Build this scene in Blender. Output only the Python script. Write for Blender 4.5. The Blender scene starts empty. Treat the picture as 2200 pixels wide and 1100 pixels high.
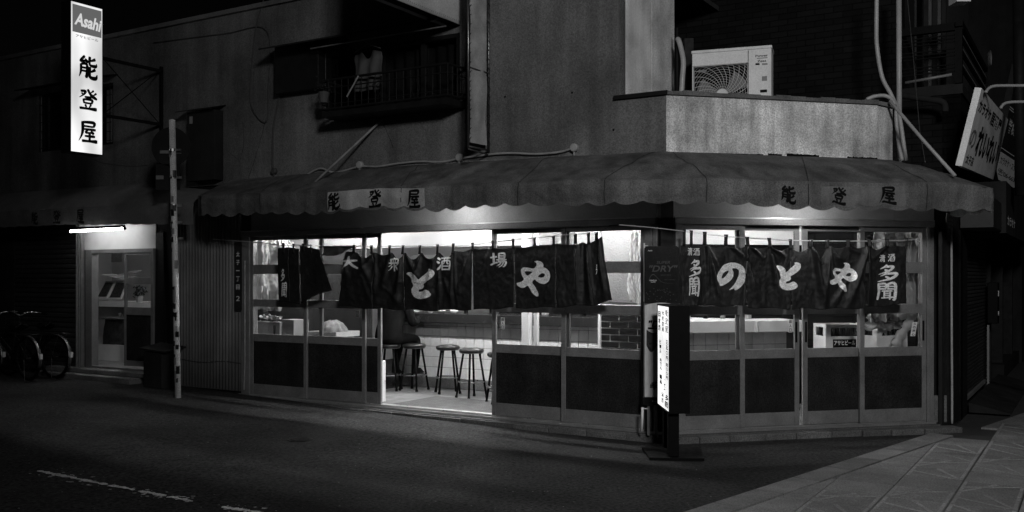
import bpy, bmesh, math, random
from mathutils import Vector, Matrix, noise
random.seed(4)
sc = bpy.context.scene
col = sc.collection
R = math.radians
# ---------------------------------------------------------------- camera
H, F, CX, HY = 1.7, 2060.0, 1100.0, 595.0      # eye height, focal length and horizon in photo pixels
cd = bpy.data.cameras.new('camera'); cam = bpy.data.objects.new('camera', cd); col.objects.link(cam)
cam.location = (0, 0, H); cam.rotation_euler = (R(90), 0, 0)
cd.sensor_width = 36; cd.lens = 36*F/2200; cd.shift_y = (HY-550)/2200
cd.clip_start = .05; cd.clip_end = 400
sc.camera = cam
# ---------------------------------------------------------------- night sky
w = bpy.data.worlds.new('World'); sc.world = w; w.use_nodes = True
nt = w.node_tree; bg = nt.nodes['Background']
sky = nt.nodes.new('ShaderNodeTexSky'); sky.sky_type = 'NISHITA'; sky.sun_disc = False
sky.sun_elevation = R(35); sky.sun_rotation = R(125)
bw = nt.nodes.new('ShaderNodeRGBToBW')
nt.links.new(sky.outputs[0], bw.inputs[0]); nt.links.new(bw.outputs[0], bg.inputs[0])
bg.inputs[1].default_value = .00025
sun = bpy.data.lights.new('moon', 'SUN'); sun.energy = .012; sun.angle = R(2)
so = bpy.data.objects.new('moon', sun); col.objects.link(so)
so.rotation_euler = Vector((-.62, .42, -.55)).to_track_quat('-Z', 'Y').to_euler()
# the street lamp of the crossing stands out of frame a little behind the camera
LAMP = Vector((2.1, -2.4, 6.6))
sl = bpy.data.lights.new('street_lamp_light', 'SPOT'); sl.energy = 2750; sl.shadow_soft_size = .8
sl.spot_size = R(98); sl.spot_blend = 1
slo = bpy.data.objects.new('street_lamp_light', sl); col.objects.link(slo); slo.location = LAMP
slo.rotation_euler = (Vector((4.3, 9.5, 2.2))-LAMP).to_track_quat('-Z', 'Y').to_euler()
v = sc.view_settings; v.view_transform = 'Standard'; v.look = 'None'; v.exposure = 0; v.gamma = 1; v.use_curve_mapping = False
sc.render.engine = 'CYCLES'
cy = sc.cycles; cy.use_denoising = True; cy.max_bounces = 6; cy.diffuse_bounces = 4; cy.glossy_bounces = 3
cy.transmission_bounces = 6; cy.transparent_max_bounces = 12; cy.sample_clamp_indirect = 2.5; cy.use_light_tree = True
cy.caustics_reflective = False; cy.caustics_refractive = False
sc.render.film_transparent = False

# ---------------------------------------------------------------- frames of reference
class Fr:
    def __init__(s, ox, oy, deg):
        s.ox, s.oy, s.a = ox, oy, R(deg); s.c, s.s = math.cos(s.a), math.sin(s.a)
        s.M = Matrix.Translation((ox, oy, 0)) @ Matrix.Rotation(s.a, 4, 'Z')
    def x(s, px, y=0):
        k = (px-CX)/F
        return (k*s.oy + k*s.c*y - s.ox + s.s*y)/(s.c - k*s.s)
    def Y(s, x, y): return s.oy + s.s*x + s.c*y
    def z(s, py, x, y=0): return H - (py-HY)/F*s.Y(x, y)
    def P(s, px, py, y=0):
        x = s.x(px, y); return Vector((x, y, s.z(py, x, y)))
    def loc(s, X, Y): q = s.M.inverted() @ Vector((X, Y, 0)); return q.x, q.y
L = Fr(1.59, 9.88, -31.4)            # shop front on the lane, x < 0
Rr = Fr(1.59, 9.88, 13.6)            # shop front across the cut corner, x > 0
BC = (5.29, 11.3)
S = Fr(BC[0], BC[1], 58.6)           # house fronts down the side street
B = Fr(BC[0], BC[1], -31.4)          # side of the next house, faces the camera
W0 = Fr(0, 0, 0)
def ground_z(X, Y):
    x, y = L.loc(X, Y)
    t = max(0, min(1, (-x-.5)/9)); return .15*t*t*(3-2*t)*max(0, min(1, (Y-5)/5))

# ---------------------------------------------------------------- materials (all procedural, monochrome)
MC = {}
def mat(name, v=.5, rough=.8, var=.25, scale=3., st=(1, 1, 1), bump=0., bscale=80., metal=0., spec=.4, transl=0., rnd=0., fine=0., emit=0., streak=0., fs=75.):
    if name in MC: return MC[name]
    m = bpy.data.materials.new(name); MC[name] = m; m.use_nodes = True
    n, l = m.node_tree.nodes, m.node_tree.links
    p = n['Principled BSDF']; out = n['Material Output']
    p.inputs['Roughness'].default_value = rough; p.inputs['Metallic'].default_value = metal
    p.inputs['Specular IOR Level'].default_value = spec
    tc = n.new('ShaderNodeTexCoord'); mp = n.new('ShaderNodeMapping'); mp.inputs['Scale'].default_value = st
    l.new(tc.outputs['Object'], mp.inputs[0])
    oi = n.new('ShaderNodeObjectInfo')
    if rnd:
        mu = n.new('ShaderNodeMath'); mu.operation = 'MULTIPLY'; mu.inputs[1].default_value = 37.
        l.new(oi.outputs['Random'], mu.inputs[0]); l.new(mu.outputs[0], mp.inputs['Location'])
    def noi(sca, det=6, rg=.6, src=mp):
        t = n.new('ShaderNodeTexNoise'); t.inputs['Scale'].default_value = sca; t.inputs['Detail'].default_value = det
        t.inputs['Roughness'].default_value = rg; l.new(src.outputs[0], t.inputs[0]); return t.outputs['Fac']
    def ma(op, a, b):
        q = n.new('ShaderNodeMath'); q.operation = op
        for i, x in enumerate((a, b)):
            if isinstance(x, (int, float)): q.inputs[i].default_value = x
            else: l.new(x, q.inputs[i])
        return q.outputs[0]
    def rng(x, lo, hi, f0=.3, f1=.7):
        q = n.new('ShaderNodeMapRange'); l.new(x, q.inputs[0])
        for i, k in enumerate((f0, f1, lo, hi)): q.inputs[i+1].default_value = k
        return q.outputs[0]
    c = ma('MULTIPLY', rng(noi(scale), 1-var, 1+var), v)
    if fine: c = ma('MULTIPLY', c, rng(noi(fs, 2, .75), 1-min(.95, fine*2.1), 1+fine*2.1))
    if streak:
        mp2 = n.new('ShaderNodeMapping'); mp2.inputs['Scale'].default_value = (2.6, 2.6, .22); l.new(tc.outputs['Object'], mp2.inputs[0])
        c = ma('MULTIPLY', c, rng(noi(1.6, 5, .65, mp2), 1-streak, 1+streak*.4))
    if rnd: c = ma('MULTIPLY', c, rng(oi.outputs['Random'], 1-rnd, 1+rnd, 0, 1))
    l.new(c, p.inputs['Base Color'])
    l.new(rng(noi(scale*2.3, 4), max(.03, rough-.12), min(1, rough+.12)), p.inputs['Roughness'])
    if bump:
        b = n.new('ShaderNodeBump'); b.inputs['Strength'].default_value = bump; b.inputs['Distance'].default_value = .01
        l.new(noi(bscale, 5, .65), b.inputs['Height']); l.new(b.outputs[0], p.inputs['Normal'])
    if transl:
        t = n.new('ShaderNodeBsdfTranslucent'); l.new(c, t.inputs[0])
        mx = n.new('ShaderNodeMixShader'); mx.inputs[0].default_value = transl
        l.new(p.outputs[0], mx.inputs[1]); l.new(t.outputs[0], mx.inputs[2]); l.new(mx.outputs[0], out.inputs[0])
    if emit:
        p.inputs['Emission Color'].default_value = (1, 1, 1, 1)
        l.new(ma('MULTIPLY', c, emit/v), p.inputs['Emission Strength'])
    return m
def glass(name, tint=.92, ro=.02, k=1.):
    m = bpy.data.materials.new(name); m.use_nodes = True; MC[name] = m
    n, l = m.node_tree.nodes, m.node_tree.links; out = n['Material Output']; n.remove(n['Principled BSDF'])
    t = n.new('ShaderNodeBsdfTransparent'); t.inputs[0].default_value = (tint,)*3+(1,)
    g = n.new('ShaderNodeBsdfGlossy'); g.inputs['Roughness'].default_value = ro
    fr = n.new('ShaderNodeLayerWeight'); fr.inputs[0].default_value = .5
    pw = n.new('ShaderNodeMath'); pw.operation = 'POWER'; pw.inputs[1].default_value = 5; l.new(fr.outputs['Facing'], pw.inputs[0])
    mu = n.new('ShaderNodeMath'); mu.operation = 'MULTIPLY_ADD'; mu.inputs[1].default_value = .9*k; mu.inputs[2].default_value = .04*k; l.new(pw.outputs[0], mu.inputs[0])
    mx = n.new('ShaderNodeMixShader'); l.new(mu.outputs[0], mx.inputs[0]); l.new(t.outputs[0], mx.inputs[1]); l.new(g.outputs[0], mx.inputs[2])
    l.new(mx.outputs[0], out.inputs[0]); return m
def emis(name, e):
    m = bpy.data.materials.new(name); m.use_nodes = True; MC[name] = m
    p = m.node_tree.nodes['Principled BSDF']; p.inputs['Base Color'].default_value = (.8, .8, .8, 1)
    p.inputs['Emission Color'].default_value = (1, 1, 1, 1); p.inputs['Emission Strength'].default_value = e; return m
M = dict(
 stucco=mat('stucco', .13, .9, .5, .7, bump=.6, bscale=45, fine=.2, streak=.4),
 parapet=mat('lit_parapet_render', .66, .9, .45, 2.1, bump=.7, bscale=50, fine=.22, streak=.6),  # paler than stucco, partly to carry the stronger light on this face
 tall=mat('lit_side_render', .70, .85, .35, 1.6, bump=.4, bscale=50, fine=.2, streak=.22),  # albedo raised so the side turned to the lamp looks brighter
 soffit=mat('painted_board', .26, .7, .2, 2, fine=.06),
 frame=mat('bronze_frame', .17, .5, .22, 5, bump=.12, bscale=60, fine=.1, metal=.1),
 alu=mat('aluminium', .45, .38, .2, 6, metal=.7, fine=.05),
 board=mat('door_board', .020, .6, .4, 3, bump=.2, bscale=90, fine=.35, spec=.12, streak=.3),
 awning=mat('awning_canvas', .115, .75, .34, 1.6, transl=.06, bump=.6, bscale=7, fine=.22, streak=.6),
 awning2=mat('dark_awning_canvas', .15, .8, .3, 1.5, transl=.12, bump=.3, bscale=8, fine=.12),
 ink=mat('black_ink', .006, .7, .2, 9, spec=.1), ink2=mat('faded_ink', .02, .7, .4, 9),
 cloth=mat('indigo_cloth', .011, .6, .35, 5, transl=.02, bump=.35, bscale=35, fine=.25, spec=.35),
 print=mat('white_print', .82, .85, .12, 20, transl=.12, spec=.2, fine=.15),
 asphalt=mat('asphalt', .020, .9, .5, .45, fs=30, bump=1., bscale=45, fine=.75, spec=.12),
 paving=mat('paving_slab', .16, .8, .22, 4, bump=.4, bscale=120, rnd=.14, fine=.25),
 joint=mat('paving_joint', .03, .95, .3, 8),
 relief=mat('slab_relief', .23, .8, .2, 6, rnd=.12, fine=.25),
 paint=mat('road_paint', .55, .8, .35, 6, fine=.3),
 kerb=mat('kerb_concrete', .10, .9, .3, 2.5, bump=.6, bscale=50, rnd=.12, fine=.25),
 conc=mat('concrete', .14, .9, .35, 2.5, bump=.6, bscale=50, rnd=.2, fine=.2),
 dark=mat('dark_metal', .010, .6, .3, 6, spec=.15), black=mat('black_plastic', .005, .5, .1, 6, spec=.06),
 darkwall=mat('dark_wall', .022, .9, .3, 2, bump=.3, bscale=40, streak=.3, spec=.1),
 corr=mat('corrugated_sheet', .15, .6, .3, 1.5, metal=.1, streak=.4, fine=.1),
 shut=mat('shutter_slat', .05, .5, .25, 2, metal=.4, rnd=.15, fine=.1), shut2=mat('street_shutter_slat', .035, .55, .25, 2, metal=.3, rnd=.2),
 white=mat('white_paint', .72, .5, .1, 3), wtile=mat('white_tile', .66, .25, .06, 8, rnd=.07, spec=.5), grout=mat('grout', .10, .9, .2, 9),
 btile=mat('dark_brick_tile', .012, .45, .2, 8, rnd=.2, spec=.12), wgrout=mat('white_grout', .88, .9, .1, 9),
 boarding=mat('pale_boarding', .27, .7, .12, 2), inwall=mat('interior_wall', .6, .8, .12, 2), roughp=mat('rough_plaster', .15, .9, .12, 2, bump=.9, bscale=38),
 infloor=mat('tread_mat', .055, .6, .2, 4, bump=.7, bscale=160), infloor2=mat('shop_floor', .15, .5, .2, 3),
 wood=mat('dark_wood', .02, .6, .3, 6, spec=.15), counter=mat('counter_top', .02, .2, .2, 4, spec=.3),
 vinyl=mat('black_vinyl', .01, .35, .2, 6, spec=.4), dullch=mat('dull_chrome', .16, .35, .2, 5, metal=.9), chrome=mat('steel', .55, .3, .1, 5, metal=.9),
 plastic=mat('white_plastic', .7, .4, .1, 5, rnd=.05), bag=mat('clear_bag', .32, .3, .2, 6, transl=.4, spec=.6),
 shaded_tone=mat('shaded_laundry', .07, .8, .3, 5), cream=mat('cream_metal', .72, .5, .12, 4, fine=.06, streak=.12),  # pale laundry given a dark colour for the shade it hangs in
 sheet=mat('canvas_sheet', .46, .8, .2, 2.5, bump=.3, bscale=14, fine=.1), sheet2=mat('grey_canvas', .33, .8, .3, 3, bump=.4, bscale=10, fine=.1),
 pipe=mat('pvc_pipe', .36, .45, .2, 3, fine=.1), rod=mat('painted_rod', .24, .6, .35, 9),
 cable=mat('cable', .05, .6, .3, 8), pcable=mat('pale_cable', .3, .7, .3, 8),
 jacket=mat('dark_jacket', .004, .8, .3, 8, bump=.6, bscale=14, spec=.06), trousers=mat('black_trousers', .005, .9, .2, 8, spec=.06), skin=mat('skin', .35, .6, .1, 8), hair=mat('hair', .01, .6, .2, 30),
 curtain=mat('white_curtain', .6, .9, .15, 4, transl=.5), glassb=mat('bottle_glass', .012, .1, .2, 5, spec=.7),
 signw=mat('sign_white', .8, .6, .15, 3, fine=.08), signd=mat('sign_dark', .02, .5, .2, 4), poster=mat('poster_print', .3, .5, .25, 5),
 roof=mat('roof_felt', .03, .9, .3, 3), midgrey=mat('mid_grey_metal', .2, .5, .2, 4, metal=.2), clay=mat('pale_pole', .6, .5, .2, 5, fine=.15),
)
G = glass('window_glass'); G2 = glass('old_window_glass', .8, .05)
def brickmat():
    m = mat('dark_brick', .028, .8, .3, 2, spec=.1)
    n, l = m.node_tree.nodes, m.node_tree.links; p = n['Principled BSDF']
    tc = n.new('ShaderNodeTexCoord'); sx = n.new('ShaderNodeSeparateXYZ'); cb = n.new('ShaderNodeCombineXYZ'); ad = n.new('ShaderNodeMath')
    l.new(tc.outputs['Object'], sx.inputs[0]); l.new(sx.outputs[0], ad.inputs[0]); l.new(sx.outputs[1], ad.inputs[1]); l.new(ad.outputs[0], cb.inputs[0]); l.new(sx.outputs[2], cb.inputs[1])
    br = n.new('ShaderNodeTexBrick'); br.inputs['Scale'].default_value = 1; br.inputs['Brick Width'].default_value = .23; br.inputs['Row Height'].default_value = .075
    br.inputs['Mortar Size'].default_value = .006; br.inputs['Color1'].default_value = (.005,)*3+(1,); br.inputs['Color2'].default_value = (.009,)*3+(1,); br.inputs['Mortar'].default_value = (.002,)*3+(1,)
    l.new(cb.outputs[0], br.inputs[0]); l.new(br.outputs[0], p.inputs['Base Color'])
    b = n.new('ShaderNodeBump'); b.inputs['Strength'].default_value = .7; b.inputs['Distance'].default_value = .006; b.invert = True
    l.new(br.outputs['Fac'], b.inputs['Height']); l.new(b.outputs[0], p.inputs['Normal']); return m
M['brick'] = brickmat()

# ---------------------------------------------------------------- mesh builder and object helpers
WM = {}
class MB:
    def __init__(s, fr=W0): s.v, s.f, s.fr = [], [], fr
    def add(s, vs, fs):
        o = len(s.v); s.v += [Vector(a) for a in vs]; s.f += [tuple(i+o for i in f) for f in fs]; return s
    def box(s, x0, x1, y0, y1, z0, z1):
        x0, x1 = min(x0, x1), max(x0, x1); y0, y1 = min(y0, y1), max(y0, y1); z0, z1 = min(z0, z1), max(z0, z1)
        return s.add([(x, y, z) for z in (z0, z1) for x, y in ((x0, y0), (x1, y0), (x1, y1), (x0, y1))],
                     [(3, 2, 1, 0), (4, 5, 6, 7), (0, 1, 5, 4), (1, 2, 6, 5), (2, 3, 7, 6), (3, 0, 4, 7)])
    def prism(s, pts, d):
        n = len(pts); pts = [Vector(p) for p in pts]; d = Vector(d)
        return s.add(pts+[p+d for p in pts], [tuple(range(n))[::-1], tuple(range(n, 2*n))]+[(i, (i+1) % n, n+(i+1) % n, n+i) for i in range(n)])
    def tube(s, pts, r, n=8, cap=True):
        pts = [Vector(p) for p in pts]; rs = r if isinstance(r, (list, tuple)) else [r]*len(pts)
        vs, fs = [], []; up = Vector((0, 0, 1)); prev = None
        for i, p in enumerate(pts):
            d = (pts[min(i+1, len(pts)-1)]-pts[max(i-1, 0)]).normalized()
            a = prev if prev is not None else (up if abs(d.z) < .9 else Vector((1, 0, 0)))
            e1 = (a-d*a.dot(d))
            if e1.length < 1e-5: e1 = d.orthogonal()
            e1.normalize(); e2 = d.cross(e1); prev = e1
            vs += [p+(e1*math.cos(2*math.pi*k/n)+e2*math.sin(2*math.pi*k/n))*rs[i] for k in range(n)]
        for i in range(len(pts)-1):
            for k in range(n): fs.append((i*n+k, i*n+(k+1) % n, (i+1)*n+(k+1) % n, (i+1)*n+k))
        if cap: fs += [tuple(range(n))[::-1], tuple((len(pts)-1)*n+k for k in range(n))]
        return s.add(vs, fs)
    def lathe(s, c, prof, n=16, axis='z'):
        c = Vector(c); vs, fs = [], []
        for r, h in prof:
            for k in range(n):
                a = 2*math.pi*k/n; q = (r*math.cos(a), r*math.sin(a), h)
                if axis == 'y': q = (q[0], q[2], q[1])
                if axis == 'x': q = (q[2], q[0], q[1])
                vs.append(c+Vector(q))
        for i in range(len(prof)-1):
            for k in range(n): fs.append((i*n+k, i*n+(k+1) % n, (i+1)*n+(k+1) % n, (i+1)*n+k))
        fs += [tuple(range(n))[::-1], tuple((len(prof)-1)*n+k for k in range(n))]
        return s.add(vs, fs)
    def torus(s, c, R_, r, axis='y', n=28, m=6):
        pts = []
        for k in range(n+1):
            a = 2*math.pi*k/n; q = (R_*math.cos(a), R_*math.sin(a))
            pts.append(Vector(c)+Vector((q[0], 0, q[1]) if axis == 'y' else (q[0], q[1], 0)))
        return s.tube(pts, r, m, False)
    def grid(s, fn, nu, nv):
        vs = [fn(i/nu, j/nv) for j in range(nv+1) for i in range(nu+1)]
        return s.add(vs, [(j*(nu+1)+i, j*(nu+1)+i+1, (j+1)*(nu+1)+i+1, (j+1)*(nu+1)+i) for j in range(nv) for i in range(nu)])
    def shape(s, g, fn, cuts=0):
        vs, fs = g[0], g[1]
        if cuts:
            bm = bmesh.new(); bv = [bm.verts.new((a, b, 0)) for a, b in vs]
            for f in fs:
                try: bm.faces.new([bv[i] for i in f])
                except ValueError: pass
            for k in range(1, cuts):
                for ax in (0, 1):
                    co = [0, 0, 0]; no = [0, 0, 0]; co[ax] = k/cuts; no[ax] = 1
                    bmesh.ops.bisect_plane(bm, geom=bm.verts[:]+bm.edges[:]+bm.faces[:], plane_co=co, plane_no=no)
            bm.verts.index_update(); vs = [(q.co.x, q.co.y) for q in bm.verts]; fs = [tuple(q.index for q in f.verts) for f in bm.faces]; bm.free()
        return s.add([fn(a, b) for a, b in vs], fs)
    def build(s, name, m, parent=None, label=None, smooth=False, bevel=0, kind=None, solid=0, sub=0):
        pm = WM[parent.name] if parent else s.fr.M
        rel = pm.inverted() @ s.fr.M
        me = bpy.data.meshes.new(name); me.from_pydata([rel @ q for q in s.v], [], s.f); me.materials.append(m)
        if smooth: me.shade_smooth()
        me.validate()
        o = bpy.data.objects.new(name, me); col.objects.link(o)
        if parent: o.parent = parent
        else: o.matrix_world = pm
        WM[o.name] = pm.copy()
        if label: o['label'] = label
        if kind: o['kind'] = kind
        if bevel:
            b = o.modifiers.new('b', 'BEVEL'); b.width = bevel; b.segments = 1; b.limit_method = 'ANGLE'; b.harden_normals = False
        if solid:
            b = o.modifiers.new('s', 'SOLIDIFY'); b.thickness = solid; b.offset = 1
        if sub:
            b = o.modifiers.new('u', 'SUBSURF'); b.levels = sub; b.render_levels = sub
        return o
def thing(name, label, cat, fr, p, group=None, rz=0, kind=None):
    o = bpy.data.objects.new(name, None); col.objects.link(o); o.empty_display_size = .1
    mw = fr.M @ Matrix.Translation(Vector(p)) @ Matrix.Rotation(rz, 4, 'Z'); o.matrix_world = mw; WM[o.name] = mw
    o['label'] = label; o['category'] = cat
    if group: o['group'] = group
    if kind: o['kind'] = kind
    return o
def solo(o, label, cat, group=None):
    """make a single mesh a top-level thing, its origin moved to its base"""
    o['label'] = label; o['category'] = cat
    if group: o['group'] = group
    me = o.data; n = len(me.vertices)
    c = Vector((sum(q.co.x for q in me.vertices)/n, sum(q.co.y for q in me.vertices)/n, min(q.co.z for q in me.vertices)))
    me.transform(Matrix.Translation(-c)); o.matrix_world = o.matrix_world @ Matrix.Translation(c); WM[o.name] = WM[o.name] @ Matrix.Translation(c); return o
def inst(me, name, parent, fr, p, mat_=None, rz=0, sc_=None, kind=None):
    """an alike piece: a new object on shared mesh data"""
    o = bpy.data.objects.new(name, me); col.objects.link(o)
    m4 = fr.M @ Matrix.Translation(Vector(p)) @ Matrix.Rotation(rz, 4, 'Z')
    if sc_: m4 = m4 @ Matrix.Diagonal((*sc_, 1))
    if parent: o.parent = parent; o.matrix_local = WM[parent.name].inverted() @ m4
    else: o.matrix_world = m4
    WM[o.name] = m4
    return o
def mesh_of(mb, name, m, smooth=False):
    me = bpy.data.meshes.new(name); me.from_pydata([tuple(q) for q in mb.v], [], mb.f); me.materials.append(m)
    if smooth: me.shade_smooth()
    return me
def catmull(pts, n=6):
    pts = [Vector(p) for p in pts]; q = [pts[0]]+pts+[pts[-1]]; out = []
    for i in range(1, len(q)-2):
        for k in range(n):
            t = k/n; a, b, c, d = q[i-1], q[i], q[i+1], q[i+2]
            out.append(.5*((2*b)+(c-a)*t+(2*a-5*b+4*c-d)*t*t+(3*b-a-3*c+d)*t**3))
    return out+[pts[-1]]
def copy_tree(o, mw, label=None, group=None):
    r = o.copy(); col.objects.link(r); r.matrix_world = mw; WM[r.name] = mw
    if label: r['label'] = label
    if group: r['group'] = group
    for ch in o.children:
        c = ch.copy(); col.objects.link(c); c.parent = r
        for g in ch.children:
            d = g.copy(); col.objects.link(d); d.parent = c
    return r

# ---------------------------------------------------------------- lettering
GC = {}
def glyph(t, bold=.018):
    if (t, bold) in GC: return GC[t, bold]
    cu = bpy.data.curves.new('t', 'FONT'); cu.body = t; cu.size = 1; cu.offset = bold; cu.fill_mode = 'FRONT'; cu.dimensions = '2D'; cu.resolution_u = 3
    o = bpy.data.objects.new('t', cu); col.objects.link(o); dg = bpy.context.evaluated_depsgraph_get()
    me = bpy.data.meshes.new_from_object(o.evaluated_get(dg)); vs = [(q.co.x, q.co.y) for q in me.vertices]; fs = [tuple(p.vertices) for p in me.polygons]
    bpy.data.objects.remove(o); bpy.data.curves.remove(cu); bpy.data.meshes.remove(me)
    x0, x1 = min(a for a, b in vs), max(a for a, b in vs); y0, y1 = min(b for a, b in vs), max(b for a, b in vs)
    g = ([((a-x0)/(x1-x0), (b-y0)/(y1-y0)) for a, b in vs], fs, (x1-x0)/(y1-y0)); GC[t, bold] = g; return g
def outline(name, rings):
    """filled shape from hand-drawn outlines, y down, smoothed"""
    cu = bpy.data.curves.new('k', 'CURVE'); cu.dimensions = '2D'; cu.fill_mode = 'FRONT'
    xs = [p[0] for p in rings[0]]; ys = [p[1] for p in rings[0]]; x0, x1, y0, y1 = min(xs), max(xs), min(ys), max(ys)
    for rg in rings:
        pts = [((x-x0)/(x1-x0), (y1-y)/(y1-y0)) for x, y in rg]
        q = []
        for i in range(len(pts)):
            a, b = pts[i], pts[(i+1) % len(pts)]
            q += [(a[0]*.8+b[0]*.2, a[1]*.8+b[1]*.2), (a[0]*.2+b[0]*.8, a[1]*.2+b[1]*.8)]
        sp = cu.splines.new('POLY'); sp.points.add(len(q)-1); sp.use_cyclic_u = True
        for i, a in enumerate(q): sp.points[i].co = (a[0], a[1], 0, 1)
    o = bpy.data.objects.new('k', cu); col.objects.link(o); dg = bpy.context.evaluated_depsgraph_get()
    me = bpy.data.meshes.new_from_object(o.evaluated_get(dg)); g = ([(q.co.x, q.co.y) for q in me.vertices], [tuple(p.vertices) for p in me.polygons], (x1-x0)/(y1-y0))
    bpy.data.objects.remove(o); bpy.data.meshes.remove(me); return g
NO = outline('no', [[(480,600),(520,500),(580,430),(660,398),(740,400),(810,430),(850,500),(860,580),(845,650),(800,710),(745,752),(720,750),(725,725),(640,755),(700,700),(745,630),(775,560),(778,500),(750,475),(700,470),(685,480),(705,520),(705,570),(680,620),(630,660),(570,695),(530,698),(515,660),(490,635)], [(552,598),(570,545),(600,515),(645,498),(640,530),(610,570),(575,602)]])
TO = outline('to', [[(1250,450),(1275,430),(1330,435),(1375,465),(1395,525),(1440,480),(1490,440),(1515,415),(1505,395),(1540,388),(1580,410),(1588,450),(1560,500),(1500,545),(1450,572),(1465,600),(1440,630),(1400,635),(1392,650),(1395,665),(1440,660),(1490,635),(1530,655),(1552,695),(1530,725),(1470,745),(1400,752),(1340,730),(1305,680),(1305,630),(1330,590),(1320,560),(1310,510),(1285,475)]])
YA = outline('ya', [[(472,632),(520,620),(560,595),(530,540),(525,490),(550,465),(600,468),(650,480),(675,470),(695,445),(690,415),(665,405),(700,395),(745,405),(768,435),(765,465),(800,475),(835,515),(840,565),(820,615),(780,642),(730,635),(690,605),(675,590),(640,620),(680,670),(715,735),(715,770),(690,772),(650,740),(615,680),(600,655),(560,682),(520,680),(490,660)], [(565,510),(600,505),(650,512),(620,540),(595,555),(575,535)], [(705,565),(730,535),(765,525),(785,540),(775,565),(740,575)]])
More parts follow.
